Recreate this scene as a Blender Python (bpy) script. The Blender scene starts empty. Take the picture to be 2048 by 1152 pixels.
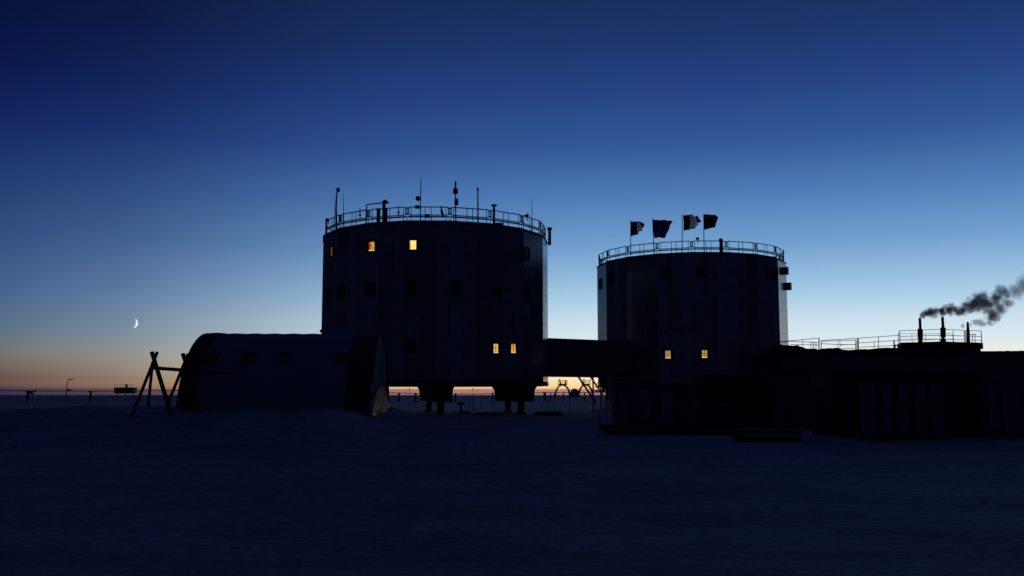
import bpy, bmesh, math, random
from mathutils import Vector, Matrix, noise
random.seed(7)
C = bpy.context.scene.collection
F = 1950.0
P = math.atan(214 / F)
EYE = 1.5
SUN_AZ, SUN_EL = 38.0, -7.0

# ------------------------------------------------------------------ helpers
def at(x, y, Y):
    """world point seen at pixel (x, y) of the 2048 x 1152 photograph, at distance Y"""
    u = (x - 1024) / F; v = (576 - y) / F
    d = (u, math.cos(P) - v * math.sin(P), math.sin(P) + v * math.cos(P)); s = Y / d[1]
    return Vector((d[0] * s, Y, EYE + d[2] * s))

def lin(r, g, b):
    def c(v):
        v /= 255.0
        return v / 12.92 if v <= .04045 else ((v + .055) / 1.055) ** 2.4
    return (c(r), c(g), c(b), 1)

def sst(a, b, x):
    t = min(1, max(0, (x - a) / (b - a))); return t * t * (3 - 2 * t)

class MB:
    def __init__(s): s.bm = bmesh.new()
    def _add(s, verts, faces, mi=0):
        vs = [s.bm.verts.new(v) for v in verts]
        for f in faces:
            try:
                fc = s.bm.faces.new([vs[i] for i in f]); fc.material_index = mi
            except ValueError: pass
        return s
    def box(s, c, size, rz=0, mi=0, bev=0):
        hx, hy, hz = size[0] / 2, size[1] / 2, size[2] / 2
        m = Matrix.Rotation(rz, 3, 'Z')
        t = bmesh.new()
        bmesh.ops.create_cube(t, size=1)
        for v in t.verts: v.co = Vector((v.co.x * size[0], v.co.y * size[1], v.co.z * size[2]))
        if bev: bmesh.ops.bevel(t, geom=t.edges[:], offset=bev, segments=2, affect='EDGES')
        t.verts.ensure_lookup_table()
        for i, v in enumerate(t.verts): v.index = i
        s._add([m @ v.co + Vector(c) for v in t.verts], [[v.index for v in f.verts] for f in t.faces], mi)
        t.free(); return s
    def frame_of(s, p0, p1):
        d = (Vector(p1) - Vector(p0)).normalized()
        up = Vector((0, 0, 1)) if abs(d.z) < .95 else Vector((0, 1, 0))
        a = d.cross(up).normalized(); b = a.cross(d).normalized()
        return a, b
    def beam(s, p0, p1, w, h, mi=0):
        p0, p1 = Vector(p0), Vector(p1); a, b = s.frame_of(p0, p1)
        vs = []
        for p in (p0, p1):
            for i, j in ((-1, -1), (1, -1), (1, 1), (-1, 1)): vs.append(p + a * i * w / 2 + b * j * h / 2)
        return s._add(vs, [(0, 1, 2, 3), (7, 6, 5, 4), (0, 4, 5, 1), (1, 5, 6, 2), (2, 6, 7, 3), (3, 7, 4, 0)], mi)
    def tube(s, pts, r, n=10, mi=0):
        """tube through points; r a number or one radius per point"""
        pts = [Vector(p) for p in pts]
        rs = r if isinstance(r, (list, tuple)) else [r] * len(pts)
        vs = []; fs = []
        a, b = s.frame_of(pts[0], pts[1])
        for k, p in enumerate(pts):
            if 0 < k < len(pts) - 1: d = (pts[k + 1] - pts[k - 1]).normalized()
            elif k == 0: d = (pts[1] - pts[0]).normalized()
            else: d = (pts[-1] - pts[-2]).normalized()
            a = (a - d * a.dot(d)).normalized(); b = a.cross(d).normalized()
            for i in range(n):
                t = 2 * math.pi * i / n
                vs.append(p + (a * math.cos(t) + b * math.sin(t)) * max(rs[k], 1e-4))
        for k in range(len(pts) - 1):
            for i in range(n):
                j = (i + 1) % n
                fs.append((k * n + i, k * n + j, (k + 1) * n + j, (k + 1) * n + i))
        fs.append(tuple(range(n))[::-1]); fs.append(tuple((len(pts) - 1) * n + i for i in range(n)))
        return s._add(vs, fs, mi)
    def prism(s, poly, z0, z1, mi=0):
        n = len(poly)
        vs = [Vector((x, y, z0)) for x, y in poly] + [Vector((x, y, z1)) for x, y in poly]
        fs = [tuple(range(n))[::-1], tuple(range(n, 2 * n))] + [(i, (i + 1) % n, n + (i + 1) % n, n + i) for i in range(n)]
        return s._add(vs, fs, mi)
    def ball(s, c, r, sc=(1, 1, 1), sub=2, mi=0):
        t = bmesh.new(); bmesh.ops.create_icosphere(t, subdivisions=sub, radius=1)
        for i, v in enumerate(t.verts): v.index = i
        s._add([Vector((v.co.x * r * sc[0], v.co.y * r * sc[1], v.co.z * r * sc[2])) + Vector(c) for v in t.verts],
               [[v.index for v in f.verts] for f in t.faces], mi)
        t.free(); return s
    def build(s, name, mats, parent=None, origin=None, smooth=False):
        off = Vector((0, 0, 0))
        if parent is not None:
            off = Vector(parent['base']) if 'base' in parent else Vector(parent.parent['base'])
        elif origin is not None: off = Vector(origin)
        bmesh.ops.recalc_face_normals(s.bm, faces=s.bm.faces[:])
        for v in s.bm.verts: v.co -= off
        me = bpy.data.meshes.new(name); s.bm.to_mesh(me); s.bm.free()
        for m in (mats if isinstance(mats, (list, tuple)) else [mats]): me.materials.append(m)
        if smooth:
            for p in me.polygons: p.use_smooth = True
        o = bpy.data.objects.new(name, me); C.objects.link(o)
        if parent is not None: o.parent = parent
        elif origin is not None: o.location = off
        return o

def tag(o, label=None, cat=None, group=None, kind=None):
    if label: o['label'] = label
    if cat: o['category'] = cat
    if group: o['group'] = group
    if kind: o['kind'] = kind
    return o

def thing(name, label, cat, loc, group=None):
    o = bpy.data.objects.new(name, None); C.objects.link(o)
    o.location = loc; o['base'] = tuple(loc); o.empty_display_size = .3
    return tag(o, label, cat, group)

def copy_tree(o, loc, label, rz=0, group=None):
    r = o.copy(); C.objects.link(r); r.location = loc; r['base'] = tuple(loc); r.rotation_euler = (0, 0, rz); r['label'] = label
    if group: r['group'] = group
    for ch in list(o.children):
        c = ch.copy(); C.objects.link(c); c.parent = r
        for g in list(ch.children):
            d = g.copy(); C.objects.link(d); d.parent = c
    return r

# ------------------------------------------------------------------ materials
def mat(name, col, rough=.6, metal=0, var=.25, scale=3.0, bump=0, bscale=12, spec=.4, stretch=None, trans=0):
    m = bpy.data.materials.new(name); m.use_nodes = True
    nt = m.node_tree; n = nt.nodes; L = nt.links
    b = n['Principled BSDF']
    tc = n.new('ShaderNodeTexCoord'); src = tc.outputs['Object']
    if stretch:
        mp = n.new('ShaderNodeMapping'); mp.inputs['Scale'].default_value = stretch
        L.new(src, mp.inputs['Vector']); src = mp.outputs[0]
    nz = n.new('ShaderNodeTexNoise'); nz.inputs['Scale'].default_value = scale; nz.inputs['Detail'].default_value = 6
    L.new(src, nz.inputs['Vector'])
    cr = n.new('ShaderNodeValToRGB')
    cr.color_ramp.elements[0].position = .3; cr.color_ramp.elements[1].position = .7
    cr.color_ramp.elements[0].color = (*[c * (1 - var) for c in col], 1)
    cr.color_ramp.elements[1].color = (*[min(.95, c * (1 + var)) for c in col], 1)
    L.new(nz.outputs['Fac'], cr.inputs['Fac']); L.new(cr.outputs[0], b.inputs['Base Color'])
    b.inputs['Roughness'].default_value = rough; b.inputs['Metallic'].default_value = metal
    b.inputs['Specular IOR Level'].default_value = spec
    if bump:
        n2 = n.new('ShaderNodeTexNoise'); n2.inputs['Scale'].default_value = bscale; n2.inputs['Detail'].default_value = 5
        L.new(src, n2.inputs['Vector'])
        bp = n.new('ShaderNodeBump'); bp.inputs['Strength'].default_value = bump; bp.inputs['Distance'].default_value = .05
        L.new(n2.outputs['Fac'], bp.inputs['Height']); L.new(bp.outputs[0], b.inputs['Normal'])
    if trans:
        t = n.new('ShaderNodeBsdfTranslucent'); L.new(cr.outputs[0], t.inputs['Color'])
        mx = n.new('ShaderNodeMixShader'); mx.inputs[0].default_value = trans
        L.new(b.outputs[0], mx.inputs[1]); L.new(t.outputs[0], mx.inputs[2])
        L.new(mx.outputs[0], n['Material Output'].inputs['Surface'])
    return m

def glow(name, col, strength, scale=6, dark=.55):
    """the lit inside of a window: uneven warm light"""
    m = bpy.data.materials.new(name); m.use_nodes = True
    nt = m.node_tree; n = nt.nodes; L = nt.links
    n.remove(n['Principled BSDF'])
    e = n.new('ShaderNodeEmission'); tc = n.new('ShaderNodeTexCoord')
    nz = n.new('ShaderNodeTexNoise'); nz.inputs['Scale'].default_value = scale; nz.inputs['Detail'].default_value = 3
    L.new(tc.outputs['Object'], nz.inputs['Vector'])
    cr = n.new('ShaderNodeValToRGB'); cr.color_ramp.elements[0].position = .35; cr.color_ramp.elements[1].position = .62
    cr.color_ramp.elements[0].color = (*[c * dark for c in col[:3]], 1); cr.color_ramp.elements[1].color = (*col[:3], 1)
    L.new(nz.outputs['Fac'], cr.inputs['Fac']); L.new(cr.outputs[0], e.inputs['Color'])
    e.inputs['Strength'].default_value = strength
    L.new(e.outputs[0], n['Material Output'].inputs['Surface'])
    return m

M = {}
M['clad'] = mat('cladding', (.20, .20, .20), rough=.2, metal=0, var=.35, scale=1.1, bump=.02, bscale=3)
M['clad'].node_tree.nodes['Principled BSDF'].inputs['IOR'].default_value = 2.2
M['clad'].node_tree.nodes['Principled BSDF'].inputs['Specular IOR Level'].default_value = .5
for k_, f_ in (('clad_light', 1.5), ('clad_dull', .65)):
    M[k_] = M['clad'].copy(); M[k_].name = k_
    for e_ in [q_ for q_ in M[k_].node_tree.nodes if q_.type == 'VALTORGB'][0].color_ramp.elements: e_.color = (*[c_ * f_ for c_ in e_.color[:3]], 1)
M['core'] = mat('seam_dark', (.05, .05, .055), rough=.8)
M['dark'] = mat('dark_steel', (.05, .05, .06), rough=.55, metal=.2)
M['black'] = mat('black_rubber', (.018, .018, .022), rough=.7)
M['roof'] = mat('roof_sheet', (.06, .065, .075), rough=.75)
M['rail'] = mat('railing_steel', (.10, .10, .12), rough=.5, metal=.4)
M['glass'] = mat('window_glass', (.015, .018, .025), rough=.06, spec=.6, var=.1)
M['rust'] = mat('stained_steel', (.13, .10, .08), rough=.7, var=.4, bump=.2)
M['timber'] = mat('weathered_timber', (.085, .07, .06), rough=.8, var=.35, scale=5, stretch=(1, 1, .2), bump=.2)
M['tent'] = mat('tent_fabric', (.23, .24, .27), rough=.75, var=.10, scale=.8, bump=.25, bscale=2.2)
M['band'] = mat('tent_band', (.07, .055, .03), rough=.8, var=.25, scale=1.5)
M['endfab'] = mat('end_fabric', (.22, .23, .26), rough=.8, var=.15, spec=.1, bump=.3, bscale=2)
M['foil'] = mat('end_sheet', (.08, .08, .09), rough=.32, var=.2, scale=2, bump=1.0, bscale=3, metal=.1, stretch=(1, 1, .35))
M['mirror'] = mat('glint_mirror', (.75, .74, .72), rough=.12, metal=1, var=.05)  # mirror finish for the added post that reflects the glow
M['pale'] = mat('pale_plastic', (.42, .43, .47), rough=.6, var=.2)
M['crate'] = mat('crate_board', (.19, .19, .22), rough=.75, var=.2, bump=.2)
M['drum'] = mat('drum_paint', (.14, .145, .17), rough=.5, var=.35, scale=4, bump=.1)
M['cont'] = mat('container_paint', (.055, .05, .045), rough=.6, var=.4, scale=1.2, bump=.1)
M['tarp'] = mat('tarp', (.11, .12, .16), rough=.7, var=.2, bump=.5, bscale=3)
M['tech'] = mat('building_panel', (.10, .10, .12), rough=.6, var=.2)
M['heap'] = mat('dark_heap', (.05, .05, .06), rough=.9, var=.3, bump=.5, bscale=4)
M['yellow'] = mat('ochre_block', (.075, .065, .03), rough=.7, var=.2)
M['snowcap'] = mat('packed_snow', (.50, .55, .66), rough=.8, var=.08, bump=.5, bscale=5, spec=.2)
M['fblue'] = mat('flag_blue', (.04, .06, .24), rough=.9, trans=.85, var=.1)
M['fwhite'] = mat('flag_white', (.88, .88, .88), rough=.9, trans=.9, var=.08)
M['fred'] = mat('flag_red', (.45, .03, .06), rough=.9, trans=.8, var=.1)
M['fgreen'] = mat('flag_green', (.03, .20, .10), rough=.9, trans=.8, var=.1)
M['fnavy'] = mat('flag_navy', (.18, .18, .34), rough=.9, trans=.75, var=.2)
M['fmaroon'] = mat('flag_maroon', (.28, .07, .15), rough=.9, trans=.75, var=.2)
M['fteal'] = mat('flag_teal', (.04, .15, .20), rough=.9, trans=.75, var=.2)
M['lit_a'] = glow('lit_pale', lin(255, 226, 130), 1.15, 3, .8)
M['lit_b'] = glow('lit_amber', lin(225, 160, 75), 1.0, 5, .5)
M['lit_c'] = glow('lit_orange', lin(255, 175, 72), 1.0, 5, .5)
M['lit_d'] = glow('lit_dim', lin(196, 152, 80), .95, 7, .5)
M['lit_g'] = glow('lit_gold', lin(248, 205, 105), 1.0, 7, .5)
M['lit_h'] = glow('lit_curtain', lin(150, 88, 38), .9, 5, .6)
M['lit_e'] = glow('lit_edge', lin(250, 220, 140), 1.0, 3, .8)
M['lit_f'] = glow('lit_faint', lin(120, 70, 45), .8, 3, .6)

def snow_mat():
    m = bpy.data.materials.new('snow'); m.use_nodes = True
    nt = m.node_tree; n = nt.nodes; L = nt.links; b = n['Principled BSDF']
    tc = n.new('ShaderNodeTexCoord')
    mp = n.new('ShaderNodeMapping'); mp.inputs['Scale'].default_value = (.7, 1.0, 1.0); mp.inputs['Rotation'].default_value = (0, 0, .15)
    L.new(tc.outputs['Object'], mp.inputs['Vector'])
    a = n.new('ShaderNodeTexNoise'); a.inputs['Scale'].default_value = .35; a.inputs['Detail'].default_value = 9; a.inputs['Roughness'].default_value = .6
    L.new(mp.outputs[0], a.inputs['Vector'])
    cr = n.new('ShaderNodeValToRGB'); e = cr.color_ramp.elements
    e[0].position = .36; e[0].color = (.44, .46, .49, 1); e[1].position = .66; e[1].color = (.66, .68, .71, 1)
    L.new(a.outputs['Fac'], cr.inputs['Fac']); L.new(cr.outputs[0], b.inputs['Base Color'])
    gr = n.new('ShaderNodeTexNoise'); gr.inputs['Scale'].default_value = 4.5; gr.inputs['Detail'].default_value = 8; gr.inputs['Roughness'].default_value = .7
    L.new(tc.outputs['Object'], gr.inputs['Vector'])
    gm = n.new('ShaderNodeMapRange'); gm.inputs['From Min'].default_value = .35; gm.inputs['From Max'].default_value = .6; gm.inputs['To Min'].default_value = .62; gm.inputs['To Max'].default_value = 1.0
    L.new(gr.outputs['Fac'], gm.inputs['Value'])
    vm = n.new('ShaderNodeVectorMath'); vm.operation = 'SCALE'; L.new(cr.outputs[0], vm.inputs[0]); L.new(gm.outputs[0], vm.inputs['Scale']); L.new(vm.outputs[0], b.inputs['Base Color'])
    b.inputs['Roughness'].default_value = .75; b.inputs['Specular IOR Level'].default_value = .15
    f1 = n.new('ShaderNodeTexNoise'); f1.inputs['Scale'].default_value = 2.6; f1.inputs['Detail'].default_value = 10; f1.inputs['Roughness'].default_value = .65
    L.new(mp.outputs[0], f1.inputs['Vector'])
    bp = n.new('ShaderNodeBump'); bp.inputs['Strength'].default_value = 1.0; bp.inputs['Distance'].default_value = .28
    L.new(f1.outputs['Fac'], bp.inputs['Height']); L.new(bp.outputs[0], b.inputs['Normal'])
    return m
M['snow'] = snow_mat()

# ------------------------------------------------------------------ world: dusk sky
def make_world():
    w = bpy.data.worlds.new('World'); bpy.context.scene.world = w; w.use_nodes = True
    nt = w.node_tree; n = nt.nodes; L = nt.links; n.clear()
    def math_(op, a=None, b=None, c=None, clamp=False):
        k = n.new('ShaderNodeMath'); k.operation = op; k.use_clamp = clamp
        for i, v in enumerate((a, b, c)):
            if v is None: continue
            if isinstance(v, (int, float)): k.inputs[i].default_value = v
            else: L.new(v, k.inputs[i])
        return k.outputs[0]
    tc = n.new('ShaderNodeTexCoord'); sp = n.new('ShaderNodeSeparateXYZ'); L.new(tc.outputs['Generated'], sp.inputs[0])
    el = math_('DIVIDE', math_('ARCSINE', sp.outputs['Z']), math.pi / 2)
    # a long thin layer of cloud makes the bands near the horizon slightly uneven
    mp = n.new('ShaderNodeMapping'); mp.inputs['Scale'].default_value = (2.5, 2.5, 90); L.new(tc.outputs['Generated'], mp.inputs['Vector'])
    nz = n.new('ShaderNodeTexNoise'); nz.inputs['Scale'].default_value = 2.0; nz.inputs['Detail'].default_value = 4; L.new(mp.outputs[0], nz.inputs['Vector'])
    el = math_('ADD', el, math_('MULTIPLY', math_('SUBTRACT', nz.outputs['Fac'], .5), .0016))
    key = math_('POWER', math_('MAXIMUM', el, 0.0), .4)
    az = math_('MULTIPLY', math_('ARCTAN2', sp.outputs['X'], sp.outputs['Y']), 180 / math.pi)
    diff = math_('DIVIDE', math_('MAXIMUM', math_('MAXIMUM', math_('SUBTRACT', 14.0, az), math_('MULTIPLY', math_('SUBTRACT', az, 48.5), 5.0)), 0.0), 180.0)
    def ramp(stops, inp):
        r = n.new('ShaderNodeValToRGB'); cr = r.color_ramp; cr.interpolation = 'LINEAR'
        while len(cr.elements) > 1: cr.elements.remove(cr.elements[-1])
        first = True
        for p, c in stops:
            if first: e = cr.elements[0]; e.position = p; first = False
            else: e = cr.elements.new(p)
            e.color = c
        L.new(inp, r.inputs['Fac']); return r.outputs[0]
    def sky(stops): return ramp([((d / 90.0) ** .4, lin(*c)) for d, c in stops], key)
    centre = sky([(0, (140, 104, 108)), (.32, (176, 130, 122)), (.38, (255, 202, 142)), (.6, (255, 219, 160)), (1.2, (255, 238, 208)), (2.2, (240, 238, 226)),
                  (3.3, (214, 230, 240)), (4.2, (203, 224, 236)), (5.6, (168, 205, 230)), (8.5, (116, 160, 207)), (11.4, (81, 125, 183)), (14.3, (52, 89, 153)),
                  (17.2, (39, 69, 133)), (20, (30, 55, 109)), (23, (24, 47, 91)), (30, (14, 29, 66)), (45, (12, 22, 56)), (90, (12, 21, 55))])
    left = sky([(0, (44, 44, 70)), (.26, (56, 50, 74)), (.40, (88, 68, 72)), (.75, (106, 80, 74)), (.93, (93, 76, 74)), (1.1, (104, 88, 82)), (1.6, (110, 100, 92)), (2.3, (112, 116, 110)),
                (3.2, (95, 115, 130)), (5.55, (68, 98, 142)), (8.5, (48, 78, 128)), (11.4, (33, 60, 113)), (14.3, (20, 38, 97)), (17.2, (11, 25, 76)), (20, (8, 19, 58)), (23, (6, 15, 48)), (35, (9, 17, 48)), (90, (12, 21, 55))])
    back = sky([(0, (9, 12, 30)), (6, (12, 15, 38)), (20, (8, 13, 36)), (45, (10, 17, 48)), (90, (12, 21, 55))])
    def mix(f, a, b):
        k = n.new('ShaderNodeMix'); k.data_type = 'RGBA'; L.new(f, k.inputs['Factor']); L.new(a, k.inputs['A']); L.new(b, k.inputs['B']); return k.outputs['Result']
    g = lambda v: (v, v, v, 1)
    t1 = ramp([(9 / 180, g(0)), (17.6 / 180, g(.11)), (22 / 180, g(.23)), (26 / 180, g(.40)), (31 / 180, g(.64)), (36 / 180, g(.85)), (42 / 180, g(1))], diff)
    t2 = ramp([(42.2 / 180, g(0)), (46 / 180, g(1))], diff)
    col = mix(t2, mix(t1, centre, left), back)
    st = n.new('ShaderNodeTexSky'); st.sky_type = 'NISHITA'; st.sun_disc = False
    st.sun_elevation = math.radians(SUN_EL); st.sun_rotation = math.radians(SUN_AZ); st.altitude = 3200
    b1 = n.new('ShaderNodeBackground'); L.new(st.outputs[0], b1.inputs['Color']); b1.inputs['Strength'].default_value = .02
    b2 = n.new('ShaderNodeBackground'); L.new(col, b2.inputs['Color']); b2.inputs['Strength'].default_value = 1.0
    ad = n.new('ShaderNodeAddShader'); L.new(b1.outputs[0], ad.inputs[0]); L.new(b2.outputs[0], ad.inputs[1])
    o = n.new('ShaderNodeOutputWorld'); L.new(ad.outputs[0], o.inputs['Surface'])
make_world()

sun = bpy.data.lights.new('sun', 'SUN'); sun.energy = 5.0; sun.angle = math.radians(.5); sun.color = (1, .93, .84)
so = bpy.data.objects.new('sun', sun); C.objects.link(so)
a, e = math.radians(SUN_AZ), math.radians(SUN_EL)
to_sun = Vector((math.sin(a) * math.cos(e), math.cos(a) * math.cos(e), math.sin(e)))
so.rotation_euler = to_sun.to_track_quat('Z', 'Y').to_euler()

cam = bpy.data.cameras.new('camera'); cam.sensor_width = 36; cam.lens = F / 2048 * 36; cam.clip_end = 90000; cam.clip_start = .1
co = bpy.data.objects.new('camera', cam); C.objects.link(co); co.location = (0, 0, EYE); co.rotation_euler = (math.pi / 2 + P, 0, 0)
bpy.context.scene.camera = co

# ------------------------------------------------------------------ ground
def gh(x, y):
    near = 1 - sst(60, 200, abs(y))
    h = .045 * noise.noise((x * .30, y * .8, 1)) + .05 * noise.noise((x * .09, y * .17, 5))
    h += near * (.03 * noise.noise((x * .9, y * 1.7, 9)) + .022 * noise.noise((x * 1.9, y * 3.2, 3)))
    far = sst(100, 260, y)
    h += far * (.5 * noise.noise((x * .035, y * .012, 2)))
    h += .95 * sst(235, 300, y)
    # drift heaped round the tent
    d = sst(26, 40, y) * (1 - sst(52, 64, y)) * sst(-30, -19, x) * (1 - sst(-7.2, -3.6, x))
    h += d * (.93 + .12 * noise.noise((x * .5, y * .5, 11)))
    # bank of bulldozed snow in front of the far tower and the low building
    b = sst(43, 62, y) * (1 - sst(70, 79, y)) * sst(5.0, 9.5, x) * (1 - sst(70, 90, x))
    h += b * (2.1 + .12 * noise.noise((x * .22, y * .22, 4)) + .15 * noise.noise((x * .8, y * .8, 6)))
    return h

def axis(fine):
    out = []
    v = fine[0][0]
    for lo, hi, st in fine:
        while v < hi: out.append(v); v += st
    return out
ys = [-4000, -1500, -600, -250, -100, -40, -15, -5] + axis([(0, 30, .3), (30, 80, .5), (80, 130, 1.5), (130, 300, 6), (300, 600, 25)])
v = 600
while v < 9000: ys.append(v); v *= 1.25
pos = axis([(0, 16, .33), (16, 40, .5), (40, 100, 2), (100, 300, 10)])
v = 300
while v < 7000: pos.append(v); v *= 1.35
xs = [-q for q in pos[:0:-1]] + pos
bm = bmesh.new()
grid = [[bm.verts.new((x, y, gh(x, y))) for x in xs] for y in ys]
for j in range(len(ys) - 1):
    for i in range(len(xs) - 1):
        bm.faces.new((grid[j][i], grid[j][i + 1], grid[j + 1][i + 1], grid[j + 1][i]))
me = bpy.data.meshes.new('snow_ground'); bm.to_mesh(me); bm.free(); me.materials.append(M['snow'])
for p in me.polygons: p.use_smooth = True
ground = bpy.data.objects.new('snow_ground', me); C.objects.link(ground); tag(ground, kind='structure')

# ------------------------------------------------------------------ moon: only the sunlit crescent is modelled, its phase cut into the shape
mp_ = at(264.3, 646.0, 30000)
mm = bpy.data.materials.new('moon_rock'); mm.use_nodes = True
nt = mm.node_tree; n = nt.nodes; n.remove(n['Principled BSDF'])
df = n.new('ShaderNodeBsdfDiffuse'); tr = n.new('ShaderNodeBsdfTransparent'); ad = n.new('ShaderNodeAddShader')
nz = n.new('ShaderNodeTexNoise'); nz.inputs['Scale'].default_value = .02; cr = n.new('ShaderNodeValToRGB')
cr.color_ramp.elements[0].color = (.92, .9, .86, 1); cr.color_ramp.elements[1].color = (1, .99, .96, 1)
tc = n.new('ShaderNodeTexCoord'); nt.links.new(tc.outputs['Object'], nz.inputs['Vector']); nt.links.new(nz.outputs['Fac'], cr.inputs['Fac'])
nt.links.new(cr.outputs[0], df.inputs['Color'])
nt.links.new(df.outputs[0], ad.inputs[0]); nt.links.new(tr.outputs[0], ad.inputs[1]); nt.links.new(ad.outputs[0], n['Material Output'].inputs['Surface'])
q = MB(); rm = 10.0 / F * mp_.length; vm = -(mp_ - Vector((0, 0, EYE))).normalized()
ax = to_sun.cross(vm).normalized(); e1 = vm; e2 = ax.cross(e1).normalized()      # great circle through the viewer and the sun
if e2.dot(to_sun) < 0: e2 = -e2
sep = math.acos(max(-1, min(1, to_sun.dot(vm)))); vs = []; fs = []                   # the sunlit part of the near face, from terminator to limb
for i in range(13):
    lo_, hi_ = sep - math.pi / 2, math.pi / 2
    an = lo_ + (hi_ - lo_) * i / 12; dr = e1 * math.cos(an) + e2 * math.sin(an)
    for j in range(33):
        la = -math.pi / 2 + math.pi * j / 32
        vs.append(mp_ + (dr * math.cos(la) + ax * math.sin(la)) * rm)
fs = [(i * 33 + j, i * 33 + j + 1, (i + 1) * 33 + j + 1, (i + 1) * 33 + j) for i in range(12) for j in range(32)]
q._add(vs, fs)
mo = q.build('moon', mm, origin=mp_, smooth=True)
tag(mo, 'thin white crescent moon low in the sky left of the arched tent', 'moon')

# ------------------------------------------------------------------ towers
def tower(cx, cy, phi0, R, zb, zt, label):
    root = thing('station_tower', label, 'tower', (cx, cy, 0), 'cylindrical station towers')
    Lh = math.hypot(cx, cy); u = Vector((-cx / Lh, -cy / Lh, 0)); v = Vector((-u.y, u.x, 0)); c = Vector((cx, cy, 0))
    def pt(phi, r, z):
        a = math.radians(phi); return c + u * (r * math.cos(a)) + v * (r * math.sin(a)) + Vector((0, 0, z))
    V = [phi0 + 20 * k for k in range(18)]
    # core + proud cladding panels
    w = MB()
    w.prism([pt(p, R - .04, 0).xy for p in V], zb + .02, zt)
    rows = [zb + .32, zb + 2.6, zb + 5.0, zb + 7.3, zb + 9.7, zt]
    for p in V:
        A = pt(p, R, 0); B = pt(p + 20, R, 0); t = (B - A).normalized(); nn = Vector((-t.y, t.x, 0))
        if nn.dot(A - c) < 0: nn = -nn
        W = (B - A).length
        for i in range(3):
            s0, s1 = W * i / 3 + .012, W * (i + 1) / 3 - .012
            tone = random.choice((1, 1, 2, 3))
            for r0, r1 in zip(rows, rows[1:]):
                w._add([A + t * s0 + Vector((0, 0, r0 + .01)), A + t * s1 + Vector((0, 0, r0 + .01)), A + t * s1 + Vector((0, 0, r1 - .01)), A + t * s0 + Vector((0, 0, r1 - .01)),
                        A + t * s0 - nn * .03 + Vector((0, 0, r0 + .01)), A + t * s1 - nn * .03 + Vector((0, 0, r0 + .01)), A + t * s1 - nn * .03 + Vector((0, 0, r1 - .01)), A + t * s0 - nn * .03 + Vector((0, 0, r1 - .01))],
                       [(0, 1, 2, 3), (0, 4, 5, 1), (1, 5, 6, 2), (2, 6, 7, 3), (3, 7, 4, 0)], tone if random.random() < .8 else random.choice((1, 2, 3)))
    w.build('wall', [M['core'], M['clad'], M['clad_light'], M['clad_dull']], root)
    # base ring
    b = MB(); b.prism([pt(p, R + .03, 0).xy for p in V], zb - .02, zb + .3); b.build('base_ring', M['dark'], root)
    # roof: eaves + low slope
    r = MB(); vs = []
    for rr, z in ((R + .05, zt), (R + .05, zt + .06), (R - .28, zt + .3), (R - 3, zt + .36), (.5, zt + .5)):
        vs += [pt(p, rr, z) for p in V]
    fs = []
    for k in range(4):
        for i in range(18): j = (i + 1) % 18; fs.append((k * 18 + i, k * 18 + j, (k + 1) * 18 + j, (k + 1) * 18 + i))
    fs.append(tuple(range(72, 90))); fs.append(tuple(range(18))[::-1])
    r._add(vs, fs); r.build('roof', M['roof'], root)
    # railing, one framed panel with rounded corners per side
    zr = zt + .26; Rr = R - .18
    for p in V:
        A = pt(p, Rr, zr); B = pt(p + 20, Rr, zr); t = (B - A).normalized(); W = (B - A).length
        q = MB()
        def loc(s, h): return A + t * s + Vector((0, 0, h))
        g = .10; lo, hi = .42, 1.03; rc = .16
        ring = []
        for (sx, sz, a0) in ((W - g - rc, hi - rc, 0), (g + rc, hi - rc, 90), (g + rc, lo + rc, 180), (W - g - rc, lo + rc, 270)):
            for k in range(5):
                an = math.radians(a0 + k * 22.5); ring.append(loc(sx + rc * math.cos(an), sz + rc * math.sin(an)))
        ring.append(ring[0]); ring.append(ring[1])
        q.tube(ring, .042, 6)
        for s in (.3, W * .42, W * .56, W - .3): q.tube([loc(s, -.05), loc(s, hi)], .027, 6)
        q.beam(loc(.05, .29), loc(W - .05, .29), .05, .11)          # toe board
        
        q.build('railing', M['rail'], root)
        q = MB(); 
        for h in (hi - .08, lo + .08):
            q.beam(pt(p - .75, Rr, zr + h), pt(p + .75, Rr, zr + h), .07, .10)
        q.beam(pt(p, Rr, zr - .05), pt(p, Rr, zr + hi - .06), .045, .045); q.build('rail_bracket', M['rail'], root)
    # hit: where a pixel's ray meets the wall
    def hit(x, y):
        d = at(x, y, 100) - Vector((0, 0, EYE)); o = Vector((0, 0, EYE)); best = None
        for p in V:
            A = pt(p, R, 0); B = pt(p + 20, R, 0); t = (B - A).normalized(); nn = Vector((-t.y, t.x, 0))
            if nn.dot(A - c) < 0: nn = -nn
            if nn.dot(d) >= 0: continue
            k = nn.dot(A - o) / nn.dot(d); q = o + d * k; s = (q - A).dot(t)
            if -.001 <= s <= (B - A).length + .001 and (best is None or k < best[0]): best = (k, q, t, nn)
        return best
    def window(x, y, kind='dark', w_=.86, h_=1.06):
        h = hit(x, y)
        if h is None: return
        _, q, t, nn = h; z = Vector((0, 0, 1))
        lit = kind != 'dark'
        fr = MB(); k = .19
        def bx(s0, s1, h0, h1, d0, d1):
            vs = [q + t * s + z * hh + nn * dd for dd in (d0, d1) for s, hh in ((s0, h0), (s1, h0), (s1, h1), (s0, h1))]
            return vs, [(0, 1, 2, 3), (7, 6, 5, 4), (0, 4, 5, 1), (1, 5, 6, 2), (2, 6, 7, 3), (3, 7, 4, 0)]
        a, b_ = w_ / 2, h_ / 2
        for s0, s1, h0, h1 in ((-a, -a + k, -b_, b_), (a - k, a, -b_, b_), (-a + k, a - k, b_ - k, b_), (-a + k, a - k, -b_, -b_ + k)):
            fr._add(*bx(s0, s1, h0, h1, -.02, .07))
        f = fr.build('window', M['black'], root)
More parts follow.
